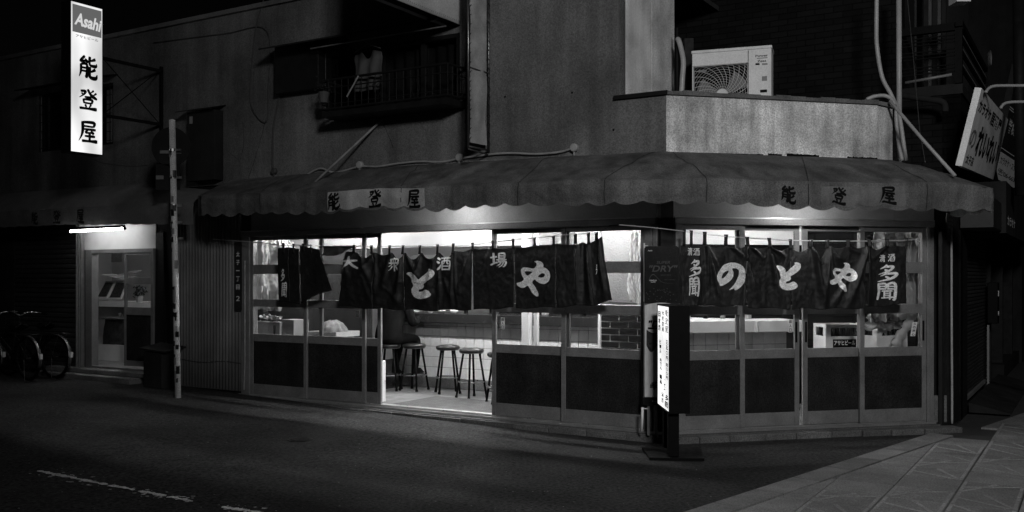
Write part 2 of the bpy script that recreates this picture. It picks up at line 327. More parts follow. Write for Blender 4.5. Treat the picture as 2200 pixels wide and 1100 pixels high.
BRUSH = {
 '多': [[(.52,.99,.09),(.38,.86,.07),(.20,.76,.03)],[(.44,.88,.10),(.82,.90,.11),(.62,.66,.09),(.10,.44,.03)],[(.42,.72,.09),(.54,.64,.11)],[(.60,.60,.09),(.42,.46,.08),(.18,.34,.03)],[(.50,.48,.10),(.96,.50,.12),(.72,.22,.11),(.04,.02,.04)],[(.44,.32,.09),(.58,.22,.12)]],
 '聞': [[(.10,.96,.12),(.10,.5,.11),(.04,.02,.09)],[(.10,.94,.10),(.44,.95,.09),(.43,.62,.08)],[(.12,.80,.06),(.42,.80,.06)],[(.12,.65,.07),(.42,.65,.07)],[(.56,.95,.09),(.56,.62,.08)],[(.56,.94,.10),(.92,.95,.12),(.90,.08,.12),(.80,.02,.06)],[(.58,.80,.06),(.88,.80,.06)],[(.58,.65,.07),(.88,.65,.07)],
        [(.26,.52,.07),(.76,.53,.08)],[(.36,.50,.08),(.36,.14,.08)],[(.66,.52,.08),(.65,.02,.08)],[(.38,.39,.05),(.64,.39,.05)],[(.38,.27,.05),(.64,.27,.05)],[(.24,.11,.07),(.80,.16,.08)]],
 '大': [[(.06,.62,.11),(.94,.68,.13)],[(.50,.99,.13),(.46,.55,.13),(.30,.25,.10),(.02,.02,.03)],[(.50,.58,.10),(.68,.28,.14),(.98,.06,.12)]],
 '酒': [[(.08,.92,.10),(.22,.80,.13)],[(.02,.66,.10),(.17,.55,.12)],[(.04,.06,.12),(.18,.20,.10),(.28,.42,.03)],[(.32,.90,.08),(.98,.93,.09)],[(.38,.68,.09),(.37,.03,.09)],[(.38,.68,.08),(.92,.70,.10),(.90,.04,.10)],[(.54,.90,.07),(.53,.60,.07),(.44,.46,.04)],[(.74,.92,.07),(.74,.52,.07),(.86,.50,.05)],[(.40,.32,.07),(.88,.32,.07)],[(.40,.08,.08),(.88,.08,.08)]],
 '場': [[(.02,.66,.10),(.38,.72,.10)],[(.20,.96,.12),(.20,.24,.11)],[(.02,.16,.10),(.40,.36,.07)],[(.52,.95,.09),(.52,.58,.08)],[(.52,.94,.08),(.86,.95,.10),(.86,.60,.08)],[(.54,.78,.06),(.84,.78,.06)],[(.54,.62,.07),(.84,.62,.07)],[(.38,.50,.08),(.98,.52,.09)],[(.54,.48,.07),(.46,.34,.05),(.36,.26,.03)],[(.50,.36,.08),(.94,.38,.10),(.88,.10,.10),(.76,.03,.05)],[(.66,.36,.07),(.54,.18,.06),(.38,.08,.03)],[(.80,.36,.07),(.70,.14,.06),(.52,.0,.03)]],
 '衆': [[(.54,.99,.08),(.44,.90,.06)],[(.22,.90,.09),(.22,.62,.08)],[(.22,.88,.08),(.82,.90,.09),(.80,.62,.08)],[(.42,.88,.06),(.42,.64,.06)],[(.61,.88,.06),(.61,.64,.06)],[(.10,.60,.09),(.92,.62,.10)],[(.52,.56,.10),(.52,.02,.10)],[(.30,.54,.08),(.18,.42,.05),(.06,.34,.03)],[(.34,.38,.08),(.20,.18,.06),(.04,.06,.03)],[(.86,.54,.07),(.72,.44,.05)],[(.62,.44,.08),(.78,.20,.11),(.98,.08,.08)]],
 '登': [[(.14,.86,.06),(.38,.87,.07),(.30,.72,.05),(.06,.54,.015)],[(.18,.77,.05),(.28,.69,.03)],[(.50,.97,.07),(.62,.78,.07),(.76,.66,.09),(.97,.56,.06)],[(.80,.95,.06),(.64,.82,.02)],[(.94,.84,.06),(.74,.69,.02)],
        [(.34,.60,.05),(.68,.61,.06)],[(.27,.49,.06),(.30,.30,.05)],[(.27,.48,.05),(.71,.49,.07),(.68,.30,.05)],[(.30,.32,.05),(.68,.32,.05)],[(.36,.24,.06),(.42,.13,.05)],[(.66,.26,.06),(.56,.12,.03)],[(.08,.05,.07),(.50,.06,.06),(.94,.07,.10)]],
 '屋': [[(.24,.90,.06),(.82,.92,.08),(.80,.73,.06)],[(.24,.73,.05),(.80,.73,.05)],[(.23,.92,.08),(.24,.55,.08),(.17,.28,.05),(.03,.03,.012)],[(.30,.59,.05),(.90,.60,.07)],[(.52,.58,.05),(.38,.44,.05),(.72,.45,.05)],[(.66,.52,.05),(.80,.41,.08)],
        [(.34,.28,.05),(.86,.29,.07)],[(.59,.42,.07),(.59,.08,.06)],[(.20,.05,.07),(.58,.06,.06),(.97,.07,.10)]],
 '能': [[(.34,.97,.07),(.12,.73,.06),(.42,.78,.06)],[(.37,.86,.04),(.50,.71,.09)],[(.15,.60,.07),(.14,.28,.06),(.05,.04,.015)],[(.15,.60,.05),(.45,.61,.07),(.44,.10,.08),(.35,.12,.02)],[(.20,.46,.05),(.42,.46,.05)],[(.20,.32,.05),(.42,.32,.05)],
        [(.88,.90,.08),(.64,.79,.04)],[(.60,.97,.08),(.60,.63,.06),(.90,.60,.08),(.95,.72,.02)],[(.88,.45,.08),(.64,.31,.04)],[(.60,.52,.08),(.60,.11,.08),(.90,.07,.09),(.98,.25,.02)]]}
def brush(mb, ch, fn, k=1.5, cuts=0):
    """brush-written character: one tapered ribbon per stroke, each a hair above the last"""
    for si, st in enumerate(BRUSH[ch]):
        pts = catmull([(a, b, c) for a, b, c in st], 5); n = len(pts); lf, rt = [], []
        for i, p in enumerate(pts):
            d = Vector((pts[min(i+1, n-1)].x-pts[max(i-1, 0)].x, pts[min(i+1, n-1)].y-pts[max(i-1, 0)].y)).normalized(); q = Vector((-d.y, d.x))*p.z*.5*k
            e = d*(p.z*.25 if i == n-1 else -p.z*.25 if i == 0 else 0)
            tw = .75 if i in (0,) else .7 if i == n-1 else 1
            c = Vector((p.x, p.y))+e; lf.append(c+q*tw); rt.append(c-q*tw)
        mb.add([fn(a.x, a.y, si) for a in lf]+[fn(a.x, a.y, si) for a in rt], [(i, i+1, n+i+1, n+i) for i in range(n-1)])
# ================================================================ ground
def ring_ground():
    mb = MB()
    xs = [-60, -40, -26]+[-20+.5*i for i in range(81)]+[26, 40, 60]; ys = [-30, -15, -6]+[-2+.5*i for i in range(61)]+[36, 60, 120]
    vs = [(x, y, ground_z(x, y)) for y in ys for x in xs]; n = len(xs)
    mb.add(vs, [(j*n+i, j*n+i+1, (j+1)*n+i+1, (j+1)*n+i) for j in range(len(ys)-1) for i in range(n-1)])
    return mb
ring_ground().build('asphalt_lane', M['asphalt'], kind='structure', smooth=True)
rq = random.Random(21); mb = MB()
for _ in range(900):
    X, Y = rq.uniform(-7, 5.5), rq.uniform(5.6, 13); r = rq.uniform(.003, .009); z_ = ground_z(X, Y); q_ = Rr.M.inverted() @ Vector((X, Y, 0)); q1_ = L.M.inverted() @ Vector((X, Y, 0))
    if q_.y > -.35 and q_.x > 0 or q1_.y > -.35 or X > 1.2+(Y-7)*.93: continue
    mb.add([(X-r, Y-r*.6, z_+.001), (X+r, Y-r*.4, z_+.001), (X, Y+r, z_+.001), (X+rq.uniform(-.3, .3)*r, Y, z_+r*.8)], [(0, 1, 3), (1, 2, 3), (2, 0, 3)])
mb.build('grit', M['conc'], kind='stuff')
# worn white line
def gp(px, py, dz=.004):
    Y = H*F/(py-HY); X = (px-CX)/F*Y
    for _ in range(3):
        Y = (H-ground_z(X, Y))*F/(py-HY); X = (px-CX)/F*Y
    return Vector((X, Y, ground_z(X, Y)+dz))
rn = random.Random(8); mb = MB()
def worn(a, b, n, wd):
    a, b = gp(*a), gp(*b); d = (b-a); q = Vector((-d.y, d.x, 0)).normalized(); N = n
    up, dn = [], []
    for i in range(N+1):
        t = i/N; c = a+d*t; e = noise.noise(Vector((t*9, wd*30, 0))); f = noise.noise(Vector((t*41, 3, 1)))
        g = noise.noise(Vector((t*23, 7.7, 2)))
        h = max(.004, wd*(.55+.6*e+.5*f)) if 0 < i < N else .002
        if g < -.34: h = .0015
        up.append(c+q*(h*.55+wd*.25*g)); dn.append(c-q*(h*.55-wd*.25*g))
    mb.add(up+dn, [(i, i+1, N+i+2, N+i+1) for i in range(N)])
    for _ in range(n//2):
        t = rn.random(); c = a+d*t+q*rn.uniform(-1.6, 1.6)*wd; r = rn.uniform(.004, .02)
        k = 5; mb.add([c+Vector((math.cos(j*6.28/k)*r*rn.uniform(.5, 1.6), math.sin(j*6.28/k)*r*rn.uniform(.3, 1), 0)) for j in range(k)], [tuple(range(k))])
worn((80, 1012), (415, 1078), 120, .072); worn((476, 1090), (700, 1122), 90, .072)
o = mb.build('road_marking', M['paint'], kind='structure')
# small manhole
c = gp(645, 945, .002)
mc = thing('valve_cover', 'small round iron cover set in the asphalt lane', 'manhole cover', W0, c)
MB().lathe(c, [(.13, 0), (.13, .004), (.115, .005)], 22).build('cover_frame', M['dark'], mc)
MB().lathe(c+Vector((0, 0, .0052)), [(.10, 0), (.10, .003)], 20).build('lid', M['black'], mc)
# ---- pavement of the side street
e0, e1 = gp(1500, 1098, 0), gp(2017, 930, 0); ed = (e1-e0).normalized(); en = Vector((ed.y, -ed.x, 0))      # en points onto the pavement
a0 = e0-ed*6; a1 = e1+ed*.25
def base_poly(z, off):
    p = [a0+en*off, a1+en*off]; q = [Vector((BC[0], BC[1], 0)), Vector((BC[0]+.5209*16, BC[1]+.8536*16, 0))]
    far = [Vector((24, 26, 0)), Vector((24, -6, 0))]
    return [Vector((v_.x, v_.y, z)) for v_ in [a0+en*off, a1+en*off, q[0]-Vector((.5209, .8536, 0))*.55, q[1], far[0], far[1]]]
mb = MB(); pp = base_poly(.004, .02); mb.add(pp, [tuple(range(len(pp)))]); pav = mb.build('pavement', M['joint'], kind='structure'); WM[pav.name] = Matrix.Identity(4)
# edge stones
ks = .62; nst = int((a1-a0).length/ks)
ang = math.atan2(ed.y, ed.x)
kb = MB(); kb.box(.004, ks-.004, -.006, -.242, .0, .030); me = mesh_of(kb, 'edge_stone', M['conc'])
for i in range(nst):
    inst(me, 'edge_stone', pav, W0, a0+ed*(i*ks)+en*.0, rz=ang)
# square slabs laid along the street, diagonal ribs in relief
T = .455
sx, sy = Vector((.5209, .8536, 0)), Vector((.8536, -.5209, 0))
def slab_mb(kind):
    m1 = MB(); m1.box(.006, T-.006, .006, T-.006, .004, .026); return m1
def ribs(kind):
    m2 = MB()
    def rib(a, b, w=.016):
        a, b = Vector((*a, 0)), Vector((*b, 0)); d = (b-a).normalized(); q = Vector((-d.y, d.x, 0))*w
        vs = [a+q, b+q, b-q, a-q]; vs = [Vector((min(T-.012, max(.012, p.x)), min(T-.012, max(.012, p.y)), 0)) for p in vs]
        m2.add([v_+Vector((0, 0, .0262)) for v_ in vs]+[v_*1+Vector((0, 0, .0285)) for v_ in vs], [(4, 5, 6, 7), (0, 1, 5, 4), (1, 2, 6, 5), (2, 3, 7, 6), (3, 0, 4, 7)])
    rib((.01, .02), (T-.01, .02)); rib((.01, T-.02), (T-.01, T-.02))
    if kind == 0: rib((.02, .02), (T-.02, T*.55)); rib((.02, .02), (T*.55, T-.02))
    if kind == 1: rib((.02, T-.02), (T-.02, T*.45)); rib((T-.02, .02), (T*.45, T-.02))
    if kind == 2: rib((.02, .02), (T-.02, T-.02))
    return m2
smesh = mesh_of(slab_mb(0), 'paving_slab', M['paving']); rmesh = [mesh_of(ribs(k), 'raised_rib', M['relief']) for k in range(3)]
org = gp(1873, 1100, 0)                    # a joint crossing seen in the photograph
ph = 0
cnt = 0
cand = []
for i in range(-14, 40):
    for j in range(-14, 14):
        p = org+sx*(i*T)+sy*(j*T)+Vector((0, 0, 0)); c = p+sx*T/2+sy*T/2
        if c.y < 1.5 or (c-a0).dot(en) < .05: continue
        q = S.M.inverted() @ c
        if q.x > -.3 and q.y > -.05: continue
        if c.y > 5.5 and abs(c.x/c.y) > .66: continue
        if c.y < 5.5: continue
        cand.append((c.length, i, j, p))
cand.sort(key=lambda t: t[0])
angS = math.atan2(sx.y, sx.x)
late = MB()
for k, (dist, i, j, p) in enumerate(cand):
    c = [p+sx*a+sy*b for a, b in ((0, 0), (T, 0), (T, T), (0, T))]
    lim = .262; dd = [(q-a0).dot(en)-lim for q in c]; pc = p+sx*T/2+sy*T/2
    nearshop = (Rr.M.inverted() @ pc).y > -.75 and (Rr.M.inverted() @ pc).x < 3.55
    if all(x < 0 for x in dd) or nearshop: continue
    if k < 290 and all(x >= 0 for x in dd):
        # slab laid with local y towards the shop, so use a mirrored placing
        inst(smesh, 'paving_slab', pav, W0, p+sy*T, rz=angS)
        if not ((i*7+j*3) % 5 == 4): inst(rmesh[(i+2*j) % 3], 'raised_rib', pav, W0, p+sy*T, rz=angS)
    else:
        poly = []
        for a, b, da, db in zip(c, c[1:]+c[:1], dd, dd[1:]+dd[:1]):
            if da >= 0: poly.append(a)
            if (da < 0) != (db < 0): poly.append(a.lerp(b, da/(da-db)))
        if len(poly) > 2:
            m_ = sum(poly, Vector())/len(poly); poly = [m_+(q-m_)*.985 for q in poly]
            if k < 290:
                mq = MB(); mq.prism([q+Vector((0, 0, .006)) for q in poly][::-1], (0, 0, .020)); mq.build('cut_slab', M['paving'], pav)
            else: late.prism([q+Vector((0, 0, .006)) for q in poly][::-1], (0, 0, .020))
if late.v: late.build('distant_slabs', M['paving'], pav, kind='stuff')

# ================================================================ shop building
fl = L
shop = thing('shop_building', 'corner tavern building with stained rendered upper wall and cut corner', 'building', L, (0, .3, 0))
ZT = 5.32
xt = L.x(1330); xl = -15.5
# upper wall along the lane with a real opening for the balcony window and the small window
def wall_with_holes(fr, x0, x1, z0, z1, y0, y1, holes):
    mb = MB(fr); xs = sorted({x0, x1, *[h[0] for h in holes], *[h[1] for h in holes]})
    for a, b in zip(xs, xs[1:]):
        zs = [z0]
        for h in sorted(holes, key=lambda h: h[2]):
            if h[0] <= a+1e-6 and h[1] >= b-1e-6: zs += [h[2], h[3]]
        zs.append(z1)
        for k in range(0, len(zs), 2):
            if zs[k+1]-zs[k] > 1e-4: mb.box(a, b, y0, y1, zs[k], zs[k+1])
    return mb
bw0, bw1 = L.x(700), L.x(988); bz0, bz1 = L.z(236, L.x(850)), L.z(92, L.x(850))
sw0, sw1 = L.x(88), L.x(243); sz0, sz1 = L.z(318, L.x(165)), L.z(190, L.x(165))
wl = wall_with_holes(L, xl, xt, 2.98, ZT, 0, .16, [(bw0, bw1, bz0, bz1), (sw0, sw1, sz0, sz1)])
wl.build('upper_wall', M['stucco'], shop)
MB(L).box(xl, xt, .17, 4.5, ZT-.06, ZT).build('roof', M['roof'], shop)
MB(L).box(xl, xt+.02, -.05, .2, ZT, ZT+.06).build('coping', M['conc'], shop)
# inner lining so that no light leaks
MB(L).box(xl, xt-.1, .17, 4.5, 2.9, 2.96).build('upper_floor', M['darkwall'], shop)
for nm, a, b, c_, d in (('bedroom_wall', bw0-.6, bw1+.6, bz0, bz1), ('bedroom_wall', sw0-.5, sw1+.5, sz0, sz1)):
    MB(L).box(a, b, 1.5, 1.56, c_-.5, d+.4).box(a-.05, a, .165, 1.5, c_-.5, d+.4).box(b, b+.05, .165, 1.5, c_-.5, d+.4).build(nm, M['darkwall'], shop)
# parapet: stub on the lane side, long face over the cut corner, short return
zp = 3.575
px2 = Rr.x(1885)
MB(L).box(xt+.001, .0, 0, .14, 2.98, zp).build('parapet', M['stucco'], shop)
mb = MB(Rr); mb.box(.0, px2, 0, .14, 2.98, zp); mb.build('parapet', M['parapet'], shop)
ret = [Vector((px2+.001, 0, 2.98)), Vector((px2+.28, .13, 2.98)), Vector((px2+.22, .28, 2.98)), Vector((px2+.001, .14, 2.98))]
MB(Rr).prism(ret, (0, 0, zp-2.985)).build('parapet', M['parapet'], shop)
mb = MB(L); mb.box(xt-.05, .02, -.035, .17, zp+.002, zp+.045); mb.build('parapet_coping', M['dark'], shop)
mb = MB(Rr)
for i in range(14):
    a = px2*i/14; mb.box(a+.001, a+px2/14-.001, -.03, .17, zp+.003, zp+.040+.006*((i*5) % 3))
mb.build('parapet_coping', M['conc'], shop)
MB(Rr).prism([(px2-.0, -.03, zp), (px2+.32, .11, zp), (px2+.22, .33, zp), (px2, .17, zp)], (0, 0, .04)).build('parapet_coping', M['conc'], shop)
MB(Rr).box(.05, 2.72, .15, 3.4, 2.98, 3.10).build('flat_roof', M['roof'], shop)
# tall pale wall turning back from the lane
SW = Fr(*(lambda v_: (v_.x, v_.y))(L.M @ Vector((xt, 0, 0))), 58.6)
dW = .2/.2*(SW.x(1448)); xc = SW.x(1400)
mb = MB(SW); mb.box(0.002, xc-.004, .0, .16, 3.11, ZT+.3); mb.build('return_wall', M['tall'], shop)
mb = MB(SW); mb.box(xc+.004, dW, -.004, .16, 3.11, ZT+.3); mb.build('return_wall', M['tall'], shop)
MB(SW).box(dW-.16, dW-.002, .162, 6, 3.11, ZT+.3).build('return_wall', M['darkwall'], shop)

# ---- frames of the shop front
ZS, ZH = .105, 2.30            # sill top, head underside + rail
xo0, xo1 = L.x(536), L.x(1408)
# head board between doors and awning
MB(L).box(L.x(522), 0, .03, .12, 2.315, 2.97).build('lintel_board', M['soffit'], shop)
MB(Rr).box(.0, 2.7, .03, .12, 2.315, 2.97).box(2.701, 3.2, .03, .12, 2.315, 2.62).build('lintel_board', M['soffit'], shop)
MB(L).box(L.x(522), L.x(1412), -.05, .10, 2.245, 2.31).build('head_rail', M['frame'], shop, bevel=.004)
MB(Rr).box(Rr.x(1446), Rr.x(2003), -.05, .10, 2.245, 2.31).build('head_rail', M['frame'], shop, bevel=.004)
MB(L).box(L.x(522), L.x(1412), -.045, -.03, 2.311, 2.325).build('head_flashing', M['alu'], shop)
MB(Rr).box(Rr.x(1446), Rr.x(2003), -.045, -.03, 2.311, 2.325).build('head_flashing', M['alu'], shop)
# plinth, sill track
MB(L).box(L.x(440), .03, -.09, .25, -.05, ZS-.03).build('plinth', M['kerb'], shop)
MB(Rr).box(-.05, 3.24, -.06, .25, -.05, ZS-.03).build('plinth', M['kerb'], shop)
MB(L).box(L.x(500), 0, -.045, .22, ZS-.029, ZS).build('sill_track', M['alu'], shop, bevel=.003)
MB(Rr).box(.0, 3.17, -.05, .22, ZS-.028, ZS+.001).build('sill_track', M['frame'], shop, bevel=.003)
for y_ in (-.02, .03, .07):
    MB(L).box(L.x(536), L.x(1400), y_-.003, y_+.003, ZS+.0005, ZS+.009).build('sill_rail', M['alu'], shop)
    MB(Rr).box(Rr.x(1460), Rr.x(1990), y_-.003, y_+.003, ZS+.0015, ZS+.009).build('sill_rail', M['alu'], shop)
# kerb stones in front of the plinth
rr = random.Random(3)
x = L.x(620)
while x < -.02:
    w_ = min(rr.uniform(.28, .5), -x+.02)
    MB(L).box(x+.003, x+w_-.003, -.12-.01*rr.random(), -.095, -.05, ZS-.045+.008*rr.random()).build('kerb_stone', M['kerb'], shop, bevel=.006); x += w_
x = 0
while x < 3.3:
    w_ = rr.uniform(.22, .42)
    if x+w_ > 3.1: w_ = 3.36-x
    d0 = -.16-.10*max(0, (x-1.8)/1.5)
    MB(Rr).box(x+.003, x+w_-.003, d0-.008*rr.random(), -.065, -.05, ZS-.045+.006*rr.random()).build('kerb_stone', M['kerb'], shop, bevel=.006); x += w_
# posts
def post(fr, a, b, y0=-.05, y1=.10, m='frame', z0=ZS, z1=2.244):
    return MB(fr).box(a, b, y0, y1, z0, z1).build('post', M[m], shop, bevel=.003)
post(L, L.x(524), L.x(541)); post(L, L.x(1388), L.x(1404), y1=.09); post(L, L.x(1404)+.003, L.x(1413), -.02, .10, 'alu')
MB(Rr).box(-.06, Rr.x(1447), .0, .14, ZS+.002, 2.97).build('corner_post', M['wood'], shop)
post(Rr, Rr.x(1447)+.003, Rr.x(1462), y1=.09); post(Rr, Rr.x(1986), Rr.x(1992)); post(Rr, Rr.x(1995), Rr.x(2003), -.03, .08)
MB(Rr).box(Rr.x(2003)+.004, 3.36, .04, .3, .3, 2.62).build('end_wall', M['dark'], shop)
MB(Rr).box(Rr.x(1993), 3.33, -.02, .039, ZS-.02, Rr.z(850, 3.2)).build('end_block', M['conc'], shop, bevel=.006)

ZL = [.26, .835, .935, 1.30, 1.40, 1.74, 1.865, 2.19]    # board, rails and panes from bottom to top
def door(fr, a, b, y, nm='sliding_door', stile=.055, mid=True, glassm=None, top=2.243, m='frame'):
    t = .016
    mb = MB(fr); z0 = ZS+.012
    mb.box(a, a+stile, y-t, y+t, z0, top); mb.box(b-stile, b, y-t, y+t, z0, top)
    ia, ib = a+stile, b-stile
    def rail(za, zb, k=.002): mb.box(ia, ib, y-t+k, y+t-k, za, zb)
    rail(z0, ZL[0]); rail(ZL[1], ZL[2]); rail(ZL[3], ZL[4]); rail(ZL[7], top)
    if mid: rail(ZL[5], ZL[6])
    d = mb.build(nm, M[m], shop, bevel=.0025)
    MB(fr).box(ia-.004, ib+.004, y-.006, y+.004, ZL[0]-.004, ZL[1]+.004).build('door_board', M['board'], d)
    zs = [(ZL[2], ZL[3]), (ZL[4], ZL[5]), (ZL[6], ZL[7])] if mid else [(ZL[2], ZL[3]), (ZL[4], ZL[7])]
    for za, zb in zs: MB(fr).box(ia-.003, ib+.003, y-.002, y+.002, za-.003, zb+.003).build('pane', glassm or G, d)
    return d
def handle(fr, d, x, y, z0=1.0, z1=1.22):
    MB(fr).box(x-.012, x+.012, y-.020, y-.0145, z0, z1).box(x-.007, x+.007, y-.0225, y-.0202, z0+.02, z1-.02).build('recessed_handle', M['black'], d)
d = door(L, L.x(541), L.x(662), -.012)
d = door(L, L.x(650), L.x(783), .03)
d2 = door(L, L.x(679), L.x(812), .072)
dC = door(L, L.x(1055), L.x(1222), .03)
d = door(L, L.x(1208), L.x(1389), -.012)
d = door(Rr, Rr.x(1460), Rr.x(1598), -.012)
d = door(Rr, Rr.x(1583), Rr.x(1719), .03); handle(Rr, d, Rr.x(1712), .03)
d = door(Rr, Rr.x(1727), Rr.x(1856), .03); handle(Rr, d, Rr.x(1733), .03)
d = door(Rr, Rr.x(1845), Rr.x(1987), -.012); handle(Rr, d, Rr.x(1980), -.012)
# transom board over the opening (pale boarding high inside the shop)
# ---- inside of the shop
zc = 2.72
room = [(-6.25, .16), (-.35, .16)]
fl = MB()
def wl_(fr, x, y): q = fr.M @ Vector((x, y, 0)); return (q.x, q.y)
poly = [wl_(L, -7.75, .225), wl_(L, -.02, .225), wl_(Rr, 3.0, .225), wl_(S, .1, .4), wl_(S, 3.2, .4), wl_(L, .9, 6.2), wl_(L, -7.75, 6.2)]
iw0 = MB(L).box(-7.75, -6.12, .165, .222, .02, 2.72).build('interior_wall', M['inwall'], kind='structure')
MB().add([(*p, .075) for p in poly], [tuple(range(7))]).build('shop_floor', M['infloor2'], kind='structure')
MB(L).box(L.x(812), L.x(1056), .23, .98+.24, .078, .098).build('tread_plate', M['infloor'], kind='structure')
MB().add([(*p, zc) for p in poly], [tuple(range(7))[::-1]]).build('shop_ceiling', M['inwall'], kind='structure')
def iwall(p, q, z0=.05, z1=zc, m='inwall', th=.08, nm='interior_wall'):
    p, q = Vector((*p, z0)), Vector((*q, z0)); d = (q-p).normalized(); n_ = Vector((-d.y, d.x, 0))*th
    return MB().prism([p, q, q+n_, p+n_], (0, 0, z1-z0)).build(nm, M[m], kind='structure')
iwall(poly[0], poly[6]); iwall(poly[6], poly[5]); iwall(poly[5], poly[4]); iwall(poly[4], poly[3])
iwall(poly[3], wl_(Rr, 3.06, .12))
# boarded box of the ceiling behind the opening
MB(L).box(-6.9, -.8, 1.40, 1.44, 2.11, zc-.002).build('hanging_board', M['boarding'], kind='structure')
MB(Rr).box(.15, Rr.x(1722, 1.6), 1.6, 1.64, 2.10, zc-.003).build('hanging_board', M['inwall'], kind='structure')
solo(MB(L).box(-7.6, L.x(800, 1.15), 1.12, 1.15, .08, 2.08).build('backdrop', M['darkwall']), 'dark partition added behind the left tavern doors to darken the background', 'backdrop')  # added dark screen, keeps the lit room from showing behind these doors
# ---- counter
cy0 = 2.20; cz = 1.17
counter = thing('bar_counter', 'long bar counter with white tiled front and dark polished top', 'counter', L, (-2.5, cy0, .076))
cxa, cxb = -5.2, .35
MB(L).box(cxa, cxb, cy0+.012, cy0+.5, .221, cz-.13).build('counter_body', M['grout'], counter)
MB(L).box(cxa, cxb, cy0-.05, cy0+.5, .076, .220).build('counter_kerb', M['conc'], counter, bevel=.008)
MB(L).box(cxa, -1.62, cy0-.22, cy0+.42, cz-.13, cz).build('counter_top', M['counter'], counter, bevel=.006)
MB(L).box(-1.615, cxb, cy0-.22, cy0+.42, cz-.13, cz+.002).build('counter_top', M['white'], counter, bevel=.006)
ts = .152; tm = mesh_of(MB().box(.003, ts-.003, 0, .011, .003, ts-.003), 'wall_tile', M['wtile'])
for i in range(int((cxb-cxa)/ts)):
    for j in range(6): inst(tm, 'wall_tile', counter, L, (cxa+i*ts, cy0, .223+j*ts))
# second counter behind the cut corner
c2 = thing('bar_counter', 'short white edged counter behind the doors of the cut corner', 'counter', Rr, (1.0, 1.3, .076))
cB = 1.30; ca2 = Rr.x(1446, 1.2)
MB(Rr).box(ca2, 2.25, cB+.012, cB+.4, .076, cz-.13).build('counter_body', M['grout'], c2)
MB(Rr).box(ca2, 2.25, cB-.12, cB+.42, cz-.13, cz+.01).build('counter_top', M['white'], c2, bevel=.006)
for i in range(int((2.25-ca2)/ts)):
    for j in range(6): inst(tm, 'wall_tile', c2, Rr, (ca2+i*ts, cB, .13+j*ts))
# pillar with plaster above and dark brick tiles below, just inside near the corner
PY = 1.05
pa, pb = L.x(1291, PY), L.x(1410, PY)
pil = thing('pillar', 'plastered pillar with dark brick tiled foot behind the glass near the corner', 'pillar', L, ((pa+pb)/2, PY+.1, .076))
MB(L).box(pa, pb+.1, PY, PY+.3, 1.40, zc-.003).build('plaster_face', M['roughp'], pil)
MB(L).box(pa, pb+.1, PY+.012, PY+.3, .076, 1.399).build('brick_bed', M['wgrout'], pil)
bwd, bh = .235, .078; bm_ = mesh_of(MB().box(.007, bwd-.007, 0, .0115, .007, bh-.007), 'brick', M['btile'])
z = .08; j = 0
hb = mesh_of(MB().box(.007, bwd/2-.007, 0, .0115, .007, bh-.007), 'brick', M['btile'])
while z+bh < 1.40:
    x = pa
    if j % 2: inst(hb, 'brick', pil, L, (x, PY, z)); x += bwd/2
    while x+bwd <= pb+.1+.001: inst(bm_, 'brick', pil, L, (x, PY, z)); x += bwd
    if x+bwd/2 <= pb+.1: inst(hb, 'brick', pil, L, (x, PY, z))
    z += bh; j += 1
solo(MB(L).box(pa-.035, pa-.006, PY-.01, PY+.04, .08, 2.70).build('trim_strip', M['white']), 'white upright strip edging the plastered pillar behind the glass', 'trim')
for (px_, w_, y_) in ((1128, .10, 1.0), (1150, .05, 1.05)):
    x_ = L.x(px_, y_); solo(MB(L).box(x_-w_/2, x_+w_/2, y_, y_+w_, .08, zc-.004).build('interior_post', M['white']), 'white square post standing behind the glass, %s' % ('the wider of the pair' if w_ > .06 else 'the slimmer of the pair'), 'post')
# ---- fluorescent lamps
def tube_lamp(fr, x0, x1, y, z, e, label, tilt=0, r=.013, housing=True, parts='white', side=-1, group=None):
    t = thing('fluorescent_lamp', label, 'lamp', fr, ((x0+x1)/2, y, z+.05), group)
    a, b = Vector((x0, y, z)), Vector((x1, y, z+tilt)); d = (b-a).normalized()
    if housing: MB(fr).prism([a+Vector((0, -.03, .018)), a+Vector((0, .03, .018)), b+Vector((0, .03, .018)), b+Vector((0, -.03, .018))], (0, 0, .035)).build('batten', M[parts], t)
    MB(fr).tube([a, b], r, 10).build('tube', MC.get('tube%g' % e) or emis('tube%g' % e, e), t)
    MB(fr).tube([a-d*.03, a-d*.002], r*1.25, 10).tube([b+d*.002, b+d*.03], r*1.25, 10).prism([a-d*.03+Vector((-.0, -.012, 0)), a-d*.004+Vector((0, -.012, 0)), a-d*.004+Vector((0, .012, 0)), a-d*.03+Vector((0, .012, 0))], (0, 0, .018)).build('lamp_holder', M[parts], t)
    return t
EI = 620
g_ = 'ceiling tubes inside the tavern'
for k, (x0, x1, y_, z_) in enumerate(((-6.0, -4.8, .62, 2.55), (-3.6, -2.4, .62, 2.55), (-1.7, -.5, .55, 2.55), (-4.6, -3.4, 2.7, 2.62), (-2.2, -1.0, 2.7, 2.62))):
    tube_lamp(L, x0, x1, y_, z_, EI, ['bare ceiling tube behind the far left doors', 'bare ceiling tube just inside the open doorway', 'bare ceiling tube near the plastered pillar', 'ceiling tube over the back of the counter, left', 'ceiling tube over the back of the counter, right'][k], group=g_)
tube_lamp(Rr, .9, 2.1, .75, 2.60, 240, 'bare ceiling tube behind the doors of the cut corner', group=g_)
